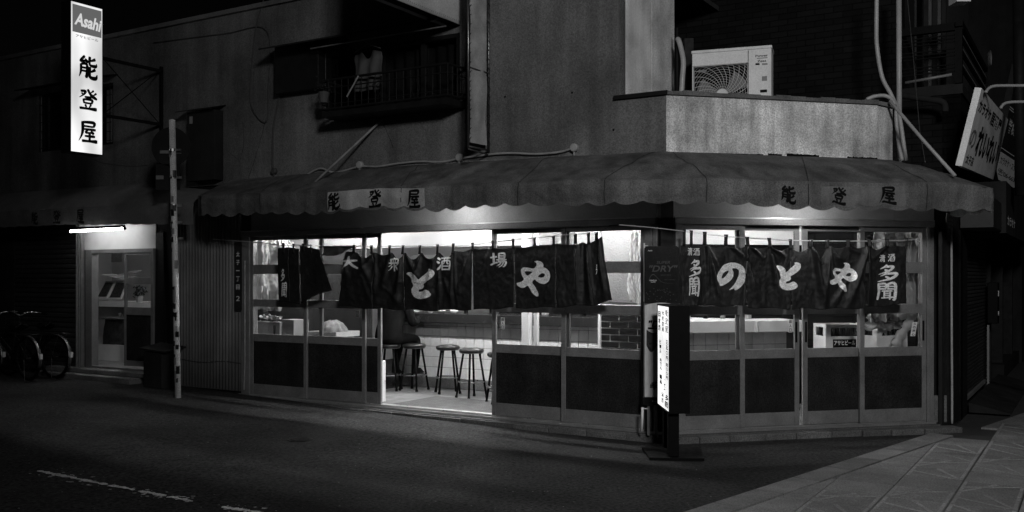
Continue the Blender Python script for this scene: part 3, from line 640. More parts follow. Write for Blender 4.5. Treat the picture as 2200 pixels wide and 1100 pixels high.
# lamps under the awning
#tube_lamp(L, L.x(742, -.62), L.x(905, -.62), -.62, 2.60, 30, 'tube lamp hidden behind the lettered awning valance on the lane')
lb = Rr.P(1752, 440, -.42)
t = thing('soffit_lamp', 'small round lamp under the awning of the cut corner', 'lamp', Rr, lb)
MB(Rr).lathe(lb+Vector((0, 0, .06)), [(.06, 0), (.06, .03), (.02, .05)], 14).build('lamp_base', M['white'], t)
MB(Rr).lathe(lb, [(.03, 0), (.05, .02), (.05, .055)], 14).build('bulb', emis('bulb', 210), t)
lb = L.P(965, 440, -.36)
t = thing('soffit_lamp', 'small round lamp under the awning above the open doorway', 'lamp', L, lb)
MB(L).lathe(lb+Vector((0, 0, .06)), [(.06, 0), (.06, .03), (.02, .05)], 14).build('lamp_base', M['white'], t)
MB(L).lathe(lb, [(.03, 0), (.05, .02), (.05, .055)], 14).build('bulb', MC['bulb'], t)
# ================================================================ awnings
def lerp(a, b, t): return a+(b-a)*t
def wpt(fr, x, y): return fr.M @ Vector((x, y, 0))
class Awning:
    """stations: (wall point, front point, fold z, hem z, wall z)"""
    def __init__(s, st, scal=.285, depth=.042, amp=1., seed=0, round_=True):
        s.st = st; s.scal, s.dep, s.amp, s.seed = scal, depth, amp, seed; s.cum = [0]
        for a, b in zip(st, st[1:]): s.cum.append(s.cum[-1]+(b[1]-a[1]).length)
        s.len = s.cum[-1]
    def at(s, u):
        i = 0
        while i < len(s.cum)-2 and u > s.cum[i+1]: i += 1
        t = (u-s.cum[i])/(s.cum[i+1]-s.cum[i]); a, b = s.st[i], s.st[i+1]
        return [lerp(p, q, t) for p, q in zip(a, b)]
    def pt(s, u, v_, off=0):
        wa, fr_, zf, zh, zw = s.at(u); wx = Vector((wa.x, wa.y, 0)); fx = Vector((fr_.x, fr_.y, 0)); n = (fx-wx).normalized()
        N = noise.noise; sd = s.seed
        if v_ <= 1:
            p = wx.lerp(fx, v_)
            z = lerp(zw, zf, v_)+.022*math.sin(math.pi*v_)
            q = Vector((p.x*1.3, p.y*1.3, v_*1.1+sd)); z += s.amp*(.040*N(q*1.3)+.016*N(q*4)+.006*N(q*11))*math.sin(math.pi*min(1, v_*1.1+.05))
            z += .006*math.sin(u*5.2+1.5*v_)*v_*s.amp
            return Vector((p.x, p.y, z+off))
        k = v_-1
        uu = u+.10*noise.noise(Vector((u*1.1, 4., s.seed))); sc_ = abs(math.sin(math.pi*uu/s.scal))**.8*s.dep*(1+.45*noise.noise(Vector((u*1.9, 9., s.seed))))
        zb = zh+s.dep*.5-sc_
        z = lerp(zf, zb, k)
        q = Vector((u*1.7, k*.6, sd+5.)); d = s.amp*(.040*N(q*1.1)+.016*N(Vector((u*4+k*1.5, k*1.5, sd)))+.008*N(Vector((u*11-k*3, k*3, sd))))+off
        d += .012*math.sin(math.pi*min(1, k*1.2))
        z += s.amp*.022*N(Vector((u*1.3, 0, sd+2)))
        return Vector((fx.x, fx.y, z))+n*d
    def build(s, name, label, m, fr=L):
        t = thing(name, label, 'awning', W0, (s.st[1][0].x, s.st[1][0].y, s.st[1][4]))
        nu = int(s.len/.028)
        for nm, v0, v1, nv in (('roof_cloth', 0, 1, 14), ('valance', 1, 2, 12)):
            MB().grid(lambda a, b: s.pt(a*s.len, lerp(v0, v1, b)), nu, nv).build(nm, m, t, smooth=True)
        return t
    def find(s, px, v_):
        best = None
        for i in range(400):
            u = s.len*i/399; p = s.pt(u, v_); d = abs(CX+F*p.x/p.y-px)
            if best is None or d < best[0]: best = (d, u)
        return best[1]
zw = 3.05
fL, fR = -.80, -.80
hem_l, hem_r = 2.495, 2.375
st = [(wpt(L, L.x(452, .0), -.01), wpt(L, L.x(413, -.62), -.52), 2.78, 2.52, 2.86),
      (wpt(L, L.x(500, .0), -.01), wpt(L, L.x(432, fL), fL), 2.745, 2.50, 3.035),
      (wpt(L, L.x(900, 0), -.01), wpt(L, L.x(860, fL), fL), 2.70, 2.45, 3.05),
      (wpt(L, L.x(1385, 0), -.01), wpt(L, L.x(1285, fL), fL), 2.655, 2.425, 3.0),
      (wpt(L, -.01, -.01), wpt(L, L.x(1312, fL), fL+.01), 2.65, 2.42, 2.995),
      (wpt(Rr, .05, -.01), wpt(Rr, Rr.x(1515, fR), fR), 2.64, 2.41, 2.99),
      (wpt(Rr, Rr.x(1800), -.01), wpt(Rr, Rr.x(1800, fR), fR), 2.63, 2.385, 2.985),
      (wpt(Rr, Rr.x(1915), -.01), wpt(Rr, Rr.x(2060, fR), fR), 2.66, 2.375, 2.98),
      (wpt(Rr, Rr.x(1960), .05), wpt(Rr, Rr.x(2132, fR), fR), 2.62, 2.37, 2.90),
      (wpt(Rr, Rr.x(2000), .2), wpt(Rr, 3.30, -.1), 2.60, 2.38, 2.8)]
AW = Awning(st, seed=3.3)
aw = AW.build('shop_awning', 'long scalloped canvas awning wrapping the cut corner of the tavern', M['awning'])
st2 = [(wpt(L, -16.5, -.01), wpt(L, -16.5, -.5), 2.76, 2.50, 3.1), (wpt(L, L.x(110), -.01), wpt(L, L.x(110, -.5), -.5), 2.735, 2.485, 3.09),
       (wpt(L, L.x(300), -.01), wpt(L, L.x(300, -.5), -.5), 2.72, 2.44, 3.08), (wpt(L, L.x(455), -.01), wpt(L, L.x(416, -.5), -.5), 2.70, 2.41, 2.92)]
AW2 = Awning(st2, seed=9.1, depth=.012, amp=.8)
aw2 = AW2.build('shop_awning', 'dark shorter canvas awning over the left door and the shutter', M['awning2'])
def aw_char(A, par, ch, px0, px1, k0, k1, m, slant=0):
    mb = MB(); u0, u1 = A.find(px0, 1.5), A.find(px1, 1.5)
    brush(mb, ch, lambda a, b, si: A.pt(lerp(u0, u1, a), 1+lerp(k1, k0, b), .007+.0006*si), k=2.0)
    mb.build('painted_character', m, par)
for px in (560, 860, 1115, 1300, 1520, 1735, 1990):
    u_ = AW.find(px, 1.5); MB().grid(lambda a, b: AW.pt(u_+(a-.5)*.010, .02+1.95*b, .004), 1, 60).build('seam', M['ink2'], aw)
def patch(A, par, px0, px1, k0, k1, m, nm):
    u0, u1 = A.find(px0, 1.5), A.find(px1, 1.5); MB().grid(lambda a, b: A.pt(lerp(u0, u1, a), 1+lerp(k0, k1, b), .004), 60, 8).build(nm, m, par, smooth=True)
patch(AW, aw, 702, 912, .06, .90, mat('light_patch_canvas', .44, .75, .16, 2.2, transl=.1, bump=.3, bscale=9, fine=.12, streak=.3), 'pale_patch')  # patch of light on the valance, painted as paler cloth
patch(AW, aw, 1765, 1945, .12, .86, mat('paler_patch_canvas', .165, .75, .2, 2.2, transl=.1, bump=.3, bscale=9, fine=.12, streak=.4), 'pale_patch')  # slightly paler area behind the corner lettering
for ch, a, b in (('能', 705, 732), ('登', 790, 819), ('屋', 875, 905)): aw_char(AW, aw, ch, a, b, .10, .88, M['ink'])
for ch, a, b in (('能', 1675, 1712), ('登', 1784, 1821), ('屋', 1887, 1924)): aw_char(AW, aw, ch, a, b, .14, .80, M['ink'])
for ch, a, b in (('能', 66, 82), ('登', 113, 131), ('屋', 163, 181)): aw_char(AW2, aw2, ch, a, b, .12, .90, M['ink2'])
# iron stay rods of the awning
a, b = L.P(665, 402, -.55), L.P(822, 256, .0)
solo(MB(L).tube([a, b], .014, 8).build('stay_rod', M['rod'], smooth=True), 'slanting painted iron rod from the balcony window down to the awning', 'rod')
a, b = Rr.P(1912, 217, -.02), Rr.P(2052, 378, -.70)
solo(MB(Rr).tube([a, a+(b-a)*.5+Vector((0, 0, -.01)), b], .019, 8).build('stay_rod', M['pipe'], smooth=True), 'slanting pale pipe from the parapet end down to the right end of the awning', 'rod')

# ================================================================ wall details, left to right
def on(px, py, y, fr=L): return fr.P(px, py, y)
# conduit with round insulators
cp = [on(545, 392, -.03), on(600, 386, -.03), on(640, 385, -.03), on(686, 362, -.03), on(720, 371, -.03), on(772, 358, -.03), on(810, 358, -.03), on(850, 352, -.03), on(900, 347, -.03), on(950, 348, -.03), on(985, 341, -.03), on(1050, 332, -.03), on(1100, 329, -.03), on(1150, 331, -.03), on(1200, 327, -.03), on(1232, 318, -.03)]
solo(MB(L).tube(catmull(cp, 4), .013, 7).build('wall_cable', M['pcable'], smooth=True), 'sagging grey cable running along the rendered wall just above the awning', 'cable')
for k, (px, py, r) in enumerate(((592, 368, .045), (776, 355, .048), (990, 339, .047), (1236, 318, .046))):
    p = on(px, py, -.001)
    t = thing('junction_box', 'round cable box on the wall, ' + ['the dark one by the thin black cable', 'beside the slanting iron rod', 'below the laced canvas strip', 'at the right end of the cable'][k], 'junction box', L, p, 'round junction boxes above the awning')
    MB(L).lathe(p+Vector((0, -.055, 0)), [(r*.8, 0), (r, .012), (r, .05)], 14, 'y').build('box_lid', M['pcable' if k else 'cable'], t, smooth=False)
    MB(L).tube([p+Vector((0, -.03, -r)), p+Vector((0, -.03, -r-.04))], .010, 6).build('gland', M['pcable' if k else 'cable'], t)
solo(MB(L).tube(catmull([on(604, 190, -.015), on(588, 270, -.02), on(586, 330, -.02), on(586, 362, -.03)], 5), .011, 6).build('wall_cable', M['cable'], smooth=True), 'thin black cable dropping from the shutter box of the balcony window', 'cable')
solo(MB(L).tube(catmull([on(566, 0, -.015), on(548, 70, -.02), on(538, 190, -.02), on(545, 240, -.02), on(572, 262, -.02), on(576, 200, -.015), on(573, 66, -.015), on(480, 73, -.012), on(330, 92, -.012)], 6), .008, 6).build('wall_cable', M['cable'], smooth=True), 'thin looped cable hanging on the dark upper wall', 'cable')
# cracks
def crack(pts, lab):
    mb = MB(L); q = catmull([on(a, b, -.0025) for a, b in pts], 4); q = [p+Vector((.012*noise.noise(p*9), 0, .012*noise.noise(p*7+Vector((3, 1, 1))))) for p in q]
    w_ = [.003+.002*noise.noise(p*13) for p in q]
    mb.add([p+Vector((-a, 0, 0)) for p, a in zip(q, w_)]+[p+Vector((a, 0, 0)) for p, a in zip(q, w_)], [(i, i+1, len(q)+i+1, len(q)+i) for i in range(len(q)-1)])
    mb.build('crack', M['ink'], shop)
crack([(487, 322), (512, 342), (520, 330), (524, 300), (522, 262)], ''); crack([(822, 265), (835, 292), (845, 318)], '')
crack([(0, 205), (20, 210), (36, 222), (52, 225)], ''); crack([(572, 252), (560, 300), (545, 350), (533, 385)], '')
for (xa_, ya_, xb_, yb_, th_) in ((1440, 327, 1520, 330, .006), (1520, 330, 1640, 333, .010), (1650, 332, 1680, 334, .016), (1690, 333, 1760, 337, .022), (1765, 338, 1800, 340, .008), (1820, 340, 1885, 342, .02)):
    a_, b_ = Rr.P(xa_, ya_, -.003), Rr.P(xb_, yb_, -.003); n_ = 24; up = [a_.lerp(b_, i/n_)+Vector((0, 0, th_*(.8+.7*noise.noise(Vector((i*.7, xa_, 1)))))) for i in range(n_+1)]; dn = [a_.lerp(b_, i/n_)-Vector((0, 0, th_*.8)) for i in range(n_+1)]
    MB(Rr).add(up+dn, [(i, i+1, n_+i+2, n_+i+1) for i in range(n_)]).build('broken_edge', M['ink'], shop)
for px, py in ((1085, 208), (1229, 199), (1318, 279)):
    p = on(px, py, -.003); MB(L).lathe(p+Vector((0, -.004, 0)), [(.004, 0), (.013, .004)], 7, 'y').build('rust_spot', M['ink'], shop)
# meter box with hood
xa, xb = L.x(419, -.02), L.x(478, -.02); za, zb = L.z(392, xa), L.z(246, xa)
t = thing('meter_box', 'tall narrow dark box with a small sheet hood on the upper wall', 'box', L, ((xa+xb)/2, -.08, za))
MB(L).box(xa, xb, -.16, -.003, za, zb).build('case', M['darkwall'], t, bevel=.004)
MB(L).prism([(xa-.13, -.26, zb-.0), (xb+.05, -.26, zb), (xb+.05, -.003, zb+.07), (xa-.13, -.003, zb+.07)], (0, 0, .012)).build('hood', M['dark'], t)
MB(L).box(xa+.06, xa+.12, -.17, -.161, zb-.16, zb-.06).build('latch', M['midgrey'], t)

# ---- small left window
t = thing('small_window', 'small dark window with a sheet hood behind the lit sign', 'window', L, ((sw0+sw1)/2, .05, sz0))
fb = MB(L); e = .035
fb.box(sw0+.002, sw1-.002, .02, .10, sz0+.002, sz0+e).box(sw0+.002, sw1-.002, .02, .10, sz1-e, sz1-.002).box(sw0+.002, sw0+e, .021, .099, sz0+e, sz1-e).box(sw1-e, sw1-.002, .021, .099, sz0+e, sz1-e)
xm = (sw0+sw1)/2; fb.box(xm-.02, xm+.02, .03, .09, sz0+e, sz1-e); fb.build('frame', M['dark'], t)
MB(L).box(sw0+e, xm-.02, .05, .055, sz0+e, sz1-e).build('pane', G2, t); MB(L).box(xm+.02, sw1-e, .06, .065, sz0+e, sz1-e).build('pane', G2, t)
MB(L).prism([(sw0-.25, -.30, sz1+.03), (sw1+.12, -.30, sz1+.03), (sw1+.12, -.003, sz1+.10), (sw0-.25, -.003, sz1+.10)], (0, 0, .015)).build('hood', M['dark'], t)
MB(L).grid(lambda a, b: Vector((lerp(sw1-.35, sw1-.05, a), .14+.02*math.sin(a*30), lerp(sz0+.03, sz1-.06, b))), 30, 2).build('curtain', M['curtain'], t, smooth=True)
for k in range(7):
    z = sz0+.05+k*(sz1-sz0-.1)/6; MB(L).tube([(sw0, -.03, z), (sw1-.0, -.03, z)], .006, 5).build('bar', M['dark'], t)
for x_ in (sw0+.03, sw1-.03): MB(L).tube([(x_, -.03, sz0), (x_, -.03, sz1)], .007, 5).build('bar', M['dark'], t)

# ---- lit projecting sign
sy0, sy1 = -1.50, -1.01; sxx = L.x(221, sy1); z0_, z1_ = 3.35, 5.36
t = thing('lit_sign', 'tall lit projecting sign with a dark beer logo panel on top and three brush characters', 'sign', L, (sxx-.1, -1.25, z0_))
e = .018
cb = MB(L); cb.box(sxx-.19, sxx-.004, sy0, sy0+e, z0_, z1_).box(sxx-.19, sxx-.004, sy1-e, sy1, z0_, z1_).box(sxx-.19, sxx-.004, sy0+e, sy1-e, z0_, z0_+e).box(sxx-.19, sxx-.004, sy0+e, sy1-e, z1_-e, z1_)
cb.box(sxx-.006, sxx+.006, sy0, sy0+.012, z0_, z1_).box(sxx-.006, sxx+.006, sy1-.012, sy1, z0_, z1_).box(sxx-.006, sxx+.006, sy0, sy1, z0_, z0_+.014).box(sxx-.006, sxx+.006, sy0, sy1, z1_-.014, z1_)
cb.build('case', M['dark'], t)
def sface(a, b, o=0): return Vector((sxx+.001+o, lerp(sy0+.012, sy1-.012, a), lerp(z0_+.014, z1_-.014, b)))
def litmat(name, e, blobs):
    m = bpy.data.materials.new(name); m.use_nodes = True; MC[name] = m; n, l = m.node_tree.nodes, m.node_tree.links; p = n['Principled BSDF']
    p.inputs['Base Color'].default_value = (.7, .7, .7, 1); p.inputs['Roughness'].default_value = .4; p.inputs['Emission Color'].default_value = (1, 1, 1, 1)
    tc = n.new('ShaderNodeTexCoord'); mp = n.new('ShaderNodeMapping'); mp.inputs['Scale'].default_value = (1, 2.2, 1.3); l.new(tc.outputs['Object'], mp.inputs[0])
    no = n.new('ShaderNodeTexNoise'); no.inputs['Scale'].default_value = 1.1; no.inputs['Detail'].default_value = 1; l.new(mp.outputs[0], no.inputs[0])
    q = n.new('ShaderNodeMapRange'); l.new(no.outputs['Fac'], q.inputs[0])
    for i, k in enumerate((.3, .7, e*(1-blobs), e*(1+blobs))): q.inputs[i+1].default_value = k
    l.new(q.outputs[0], p.inputs['Emission Strength']); return m
MB(L).add([sface(0, 0), sface(1, 0), sface(1, 1), sface(0, 1)], [(0, 1, 2, 3)]).build('lit_face', litmat('lit_face', .85, .35), t)
MB(L).add([sface(0, 0)-Vector((.185, 0, 0)), sface(1, 0)-Vector((.185, 0, 0)), sface(1, 1)-Vector((.185, 0, 0)), sface(0, 1)-Vector((.185, 0, 0))], [(3, 2, 1, 0)]).build('lit_face', MC['lit_face'], t)
def srect(a0, a1, b0, b1, o): return [sface(a0, b0, o), sface(a1, b0, o), sface(a1, b1, o), sface(a0, b1, o)]
def dim_emit(nm, v, e):
    m = bpy.data.materials.new(nm); m.use_nodes = True; MC[nm] = m; p = m.node_tree.nodes['Principled BSDF']; p.inputs['Base Color'].default_value = (v, v, v, 1); p.inputs['Emission Color'].default_value = (1, 1, 1, 1); p.inputs['Emission Strength'].default_value = e; return m
MB(L).add(srect(.045, .975, .800, .985, .002), [(0, 1, 2, 3)]).build('logo_panel', dim_emit('logo_panel', .1, .12), t)
lg = glyph('Asahi', .03)
MB(L).shape(lg, lambda a, b: sface(.10+.82*a, .838+.085*b+.012*(1-a), .004)+Vector((0, .035*b, 0))).build('logo_lettering', dim_emit('logo_white', .7, .62), t)
MB(L).shape(glyph('アサヒビール', .012), lambda a, b: sface(.15+.72*a, .768+.020*b, .003)).build('katakana_lettering', M['ink'], t)
for ch, pyt, pyb in (('能', 118, 168), ('登', 190, 236), ('屋', 259, 307)):
    zt, zb = [ (H-(p_-HY)/F*12.83-z0_)/(z1_-z0_) for p_ in (pyt, pyb)]
    mb = MB(L); brush(mb, ch, lambda a, b, si: sface(.22+.62*a, lerp(zb, zt, b), .003+.0004*si), k=2.0); mb.build('brush_character', M['ink'], t)
br = MB(L)
for zz in (L.z(272, L.x(340), -.02)+.02, L.z(150, L.x(340), -.02)-.03):
    br.box(sxx-.06, sxx-.02, sy1, -.0, zz-.02, zz+.02)
z1b, z0b = L.z(150, L.x(340), 0)-.03, L.z(272, L.x(340), 0)+.02
br.box(sxx-.06, sxx-.02, -.04, -.001, z0b-.12, z1b+.06)
br.tube([(sxx-.035, sy1+.02, z1b), (sxx-.035, -.05, z0b)], .007, 5).tube([(sxx-.045, sy1+.02, z0b), (sxx-.045, -.05, z1b)], .007, 5)
br.build('bracket', M['dark'], t)
MB(L).tube(catmull([(sxx-.1, -1.2, z0_), (sxx-.08, -1.0, z0_-.08), (sxx-.02, -.6, z0_-.10), (sxx, -.3, z0_-.06)], 6), .006, 5).build('feed_cable', M['cable'], t)

# ---- balcony window
t = thing('balcony_window', 'dark upper window with sliding panes behind an iron flower railing', 'window', L, ((bw0+bw1)/2, .05, bz0))
fb = MB(L); e = .05
fb.box(bw0+.002, bw1-.002, .0, .11, bz0+.002, bz0+e).box(bw0+.002, bw1-.002, .0, .11, bz1-e, bz1-.002).box(bw0+.002, bw0+e, .001, .109, bz0+e, bz1-e).box(bw1-e, bw1-.002, .001, .109, bz0+e, bz1-e)
for px in (818, 905): fb.box(L.x(px)-.03, L.x(px)+.03, .03, .09, bz0+e, bz1-e)
fb.build('frame', M['dark'], t)
for a, b, y_ in ((bw0+e, L.x(818)-.03, .05), (L.x(818)+.03, L.x(905)-.03, .06), (L.x(905)+.03, bw1-e, .07)): MB(L).box(a, b, y_, y_+.005, bz0+e, bz1-e).build('pane', G2, t)
MB(L).grid(lambda a, b: Vector((lerp(bw0+.45, bw1-.1, a), .16+.025*math.sin(a*60+b), lerp(bz0+.06, bz1-.08, b))), 90, 3).build('curtain', M['darkwall'], t, smooth=True)
hx0, hx1 = L.x(606), L.x(985)
MB(L).prism([(hx0, -.42, bz1+.06), (hx1, -.42, bz1+.06), (hx1, -.003, bz1+.20), (hx0, -.003, bz1+.20)], (0, 0, .02)).build('hood', M['darkwall'], t)
MB(L).box(L.x(606), L.x(701)-.01, -.14, -.004, L.z(200, L.x(650)), L.z(98, L.x(650))).build('shutter_case', M['dark'], t, bevel=.005)
rl = MB(L); ry = -.38; ra, rb_ = L.x(692, ry), L.x(962, ry); rz0, rz1 = L.z(222, L.x(850), ry)+.0, L.z(158, L.x(850), ry)
for z_, r in ((rz0, .014), (rz1, .016), (lerp(rz0, rz1, .16), .006), (lerp(rz0, rz1, .72), .008)):
    rl.tube([(ra, ry, z_), (rb_, ry, z_)], r, 6).tube([(rb_, ry, z_), (rb_, 0, z_)], r, 6).tube([(ra, ry, z_), (ra, 0, z_)], r, 6)
rl.box(ra, rb_, ry-.01, -.02, rz0-.10, rz0-.03)
rl.build('railing', M['dark'], t)
k = 0; x = ra
while x < rb_+.01:
    MB(L).tube([(x, ry, rz0), (x, ry, rz1)], .006, 5).build('baluster', M['dark'], t); x += (rb_-ra)/18
for y_ in (-.29, -.19, -.10): MB(L).tube([(rb_, y_, rz0), (rb_, y_, rz1)], .006, 5).build('baluster', M['dark'], t)
for px in (812, 893):
    c = L.P(px, 186, ry); s_ = .09
    for sg in (-1, 1):
        pts = [c+Vector((sg*s_*.05, -.004, -.12))]+[c+Vector((sg*s_*(.1+.55*math.sin(a*.9)), -.004, -.12+.2*a/3.1)) for a in (.8, 1.6, 2.4)]+[c+Vector((sg*(.035+.025*math.cos(a)), -.004, .07+.025*math.sin(a))) for a in (.6, 1.8, 3.0, 4.2, 5.0)]
        MB(L).tube(catmull(pts, 4), .004, 5).build('scroll', M['dark'], t)
# flower pots on the window ledge
rg = random.Random(5)
for k, px in enumerate((696,)):
    p = L.P(px, 200, -.40)
    q = thing('potted_plant', 'small dark potted plant at the left end of the window railing', 'plant', L, p+Vector((0, 0, -.10)))
    MB(L).lathe(p+Vector((0, 0, -.12)), [(.05, 0), (.07, .12), (.072, .13)], 12).build('pot', M['shaded_tone'], q)
    mb = MB(L)
    for _ in range(130):
        c = p+Vector((rg.gauss(0, .06), rg.gauss(0, .05), abs(rg.gauss(.06, .05)))); a, b = Vector((rg.uniform(-1, 1), rg.uniform(-1, 1), rg.uniform(-.4, 1))).normalized()*.03, Vector((rg.uniform(-1, 1), rg.uniform(-1, 1), rg.uniform(-1, 1))).normalized()*.012
        mb.add([c, c+a*.5+b, c+a, c+a*.5-b], [(0, 1, 2, 3)])
    mb.build('leaves', M['darkwall'], q, kind='stuff')
# white shirt on a hanger in the window
p = L.P(790, 100, -.28); 
t = thing('hanging_shirt', 'pale sleeveless shirt hung to dry in the balcony window', 'shirt', L, p-Vector((0, 0, .4)))
def shirt(a, b):
    w_ = .20+.03*b+.01*math.sin(b*9); z_ = p.z-.03-.50*b; x_ = p.x+(a-.5)*2*w_
    if b < .25: z_ -= .12*(1-b/.25)*math.exp(-((a-.5)/.13)**2)-.0; z_ -= .05*(1-b/.25)*abs(a-.5)*2
    return Vector((x_, p.y+.015*math.sin(a*14+b*3)+.01*noise.noise(Vector((a*4, b*4, 0))), z_))
MB(L).grid(shirt, 24, 14).build('cloth', M['shaded_tone'], t, smooth=True, solid=.004)
MB(L).tube([p+Vector((-.2, 0, -.045)), p+Vector((0, 0, .03)), p+Vector((.2, 0, -.045))], .006, 5).tube(catmull([p+Vector((0, 0, .03)), p+Vector((0, 0, .07)), p+Vector((.03, 0, .09)), p+Vector((.03, 0, .05))], 4), .004, 5).build('hanger', M['midgrey'], t)
MB(L).tube([L.P(705, 100, -.28), L.P(975, 72, -.28)], .008, 6); solo(MB(L).tube([Vector((bw0, -.28, p.z+.09)), Vector((bw1, -.28, p.z+.09))], .009, 6).build('drying_pole', M['alu']), 'thin drying pole in front of the balcony window', 'pole')
solo(MB(L).tube([L.P(745, 208, -.45), L.P(770, 163, -.40)], .010, 6).build('broom_stick', M['rod']), 'short pale stick leaning on the window railing', 'stick')

# ---- laced canvas strip in a pipe frame (projecting), and the big pale canvas above it
ya, yb = -.44, -.02; cx_ = L.x(1050, -.02)-.0; zb_ = 3.13; ztop = 5.6
t = thing('canvas_strip', 'tall narrow grey canvas laced into a projecting pipe frame', 'canvas sign', L, (cx_, -.23, zb_))
fb = MB(L)
fb.tube([(cx_, ya, zb_), (cx_, ya, ztop)], .014, 8).tube([(cx_, yb, zb_), (cx_, yb, ztop)], .014, 8).tube([(cx_, ya, zb_+.02), (cx_, yb, zb_+.02)], .012, 8).tube([(cx_, ya, 4.03), (cx_, yb, 4.03)], .010, 8)
fb.tube([(cx_, ya, zb_-.01), (cx_, yb, zb_-.03)], .010, 6)
fb.build('pipe_frame', M['dullch'], t, smooth=True)
def cs(a, b):
    z_ = lerp(zb_+.07, ztop, b); N = noise.noise
    return Vector((cx_+.012*math.sin(b*60)*(1 if z_ > 4.05 else .2)*math.sin(math.pi*a)+.02*N(Vector((a*2, z_*3, 1))), lerp(ya+.035, yb-.05, a), z_+.03*math.sin(math.pi*a)*(1 if z_ > 4.03 else 0)))
MB(L).grid(cs, 14, 150).build('canvas', M['sheet2'], t, smooth=True)
lc = MB(L); z = zb_+.1
while z < ztop:
    for yy, sg in ((ya, 1), (yb, -1)):
        lc.tube([(cx_+.018, yy, z), (cx_+.012, yy+sg*.045, z+.03)], .0035, 4, False).tube([(cx_+.018, yy, z), (cx_+.014, yy+sg*.02, z-.05)], .003, 4, False)
    z += .105
lc.build('lacing', M['ink'], t, kind='stuff')
bx0 = L.x(988, -.03); zq = 4.64
t = thing('pale_canvas_sign', 'large pale canvas covered projecting sign cut off by the top of the frame', 'canvas sign', L, (bx0, -.8, zq))
def bs(a, b):
    sag = 0; return Vector((bx0+.012*noise.noise(Vector((a*4, b*3, 2))), lerp(-1.62, -.03, a), lerp(zq, 6.2, b)+sag))
MB(L).grid(bs, 40, 24).build('canvas', M['sheet'], t, smooth=True, solid=.006)
MB(L).grid(lambda a, b: bs(a, b)-Vector((.2, 0, 0)), 40, 24).build('canvas', M['sheet'], t, smooth=True, solid=.006)
MB(L).box(bx0-.19, bx0-.01, -1.60, -.03, zq+.03, zq+.06).box(bx0-.19, bx0-.01, -.06, -.03, zq+.06, 6.2).build('inner_frame', M['dark'], t)
st_ = MB(L)
for i in range(44):
    q = bs((i+.5)/44, .022); q.x += .009; st_.tube([q+Vector((0, -.006, -.008)), q+Vector((0, .006, .008))], .0018, 4)
st_.build('stitching', M['ink'], t, kind='stuff')

# ================================================================ ground floor, left part
# corrugated sheet
ca, cbx = L.x(384), L.x(521)
def corrf(a, b):
    x_ = lerp(ca, cbx, a); return Vector((x_, -.02+.009*math.sin(2*math.pi*x_/.062), lerp(.14, 2.9, b)))
g_ = MB(L).grid(corrf, 330, 3).build('corrugated_wall', M['corr'], smooth=True, solid=.003); solo(g_, 'corrugated metal wall between the left door and the tavern doors', 'wall')
solo(MB(L).tube(catmull([on(384, 770, -.034), on(430, 778, -.034), on(480, 776, -.034), on(520, 781, -.034)], 4), .004, 5).build('wall_wire', M['cable']), 'thin wire stretched low across the corrugated wall', 'wire')
MB(L).box(L.x(500)+.02, L.x(536)-.004, .0, .12, .06, 2.97).build('door_post', M['wood'], shop)
solo(MB(L).tube([on(526, 560, -.07), on(526, 780, -.075), on(524, 838, -.07)], .010, 6).build('drain_pipe', M['rod']), 'thin pipe standing between the corrugated wall and the first door', 'pipe')
t = thing('address_plate', 'tall dark address plate with pale vertical characters beside the tavern doors', 'sign', L, on(512, 668, -.06))
q0, q1 = on(504, 520, -.06), on(519, 668, -.06)
MB(L).box(q0.x, q1.x, -.062, -.045, q1.z, q0.z).build('plate', M['signd'], t)
cell = (q0.z-q1.z)/8.4
for i, ch in enumerate(['太', '子', '一', '丁', '目', '２']):
    zc_ = q0.z-cell*(1.5+i*(1 if i < 5 else 1.08)); wv = (q1.x-q0.x)*.5; hh = cell*.30 if ch not in '一' else .006
    MB(L).shape(glyph(ch, .012), lambda a, b: Vector(((q0.x+q1.x)/2+(a-.5)*wv, -.0635, zc_+(b-.5)*2*hh))).build('character', M['signw'], t)
# dark recess right of the left door
xr0, xr1 = L.x(331), L.x(384)
MB(L).box(xr0, xr1-.003, .05, .14, .02, 2.97).build('recess_wall', M['darkwall'], shop)
solo(MB(L).prism([(xr0+.04, -.02, .15), (xr0+.30, -.02, .15), (xr0+.16, .03, 2.35), (xr0-.0, .03, 2.35)], (0, .018, 0)).build('leaning_board', M['dark']), 'dark board leaning beside the right jamb of the left door', 'board')
# low crate
c0 = on(347, 838, -.28); cz0 = ground_z(*(L.M @ Vector((c0.x, -.3, 0))).xy)
xa, xb = L.x(313, -.32), L.x(352, -.32); zt = L.z(754, xa, -.3)
t = thing('storage_box', 'low grey box with a tilted lid beside the step of the left door', 'box', L, ((xa+xb)/2, -.2, cz0))
MB(L).box(xa, xb, -.36, -.03, cz0, zt).build('box_body', M['darkwall'], t, bevel=.006)
MB(L).prism([(xa-.05, -.40, zt+.03), (xb+.10, -.40, zt+.0), (xb+.10, -.02, zt+.05), (xa-.05, -.02, zt+.09)], (0, 0, .018)).build('lid', M['darkwall'], t)
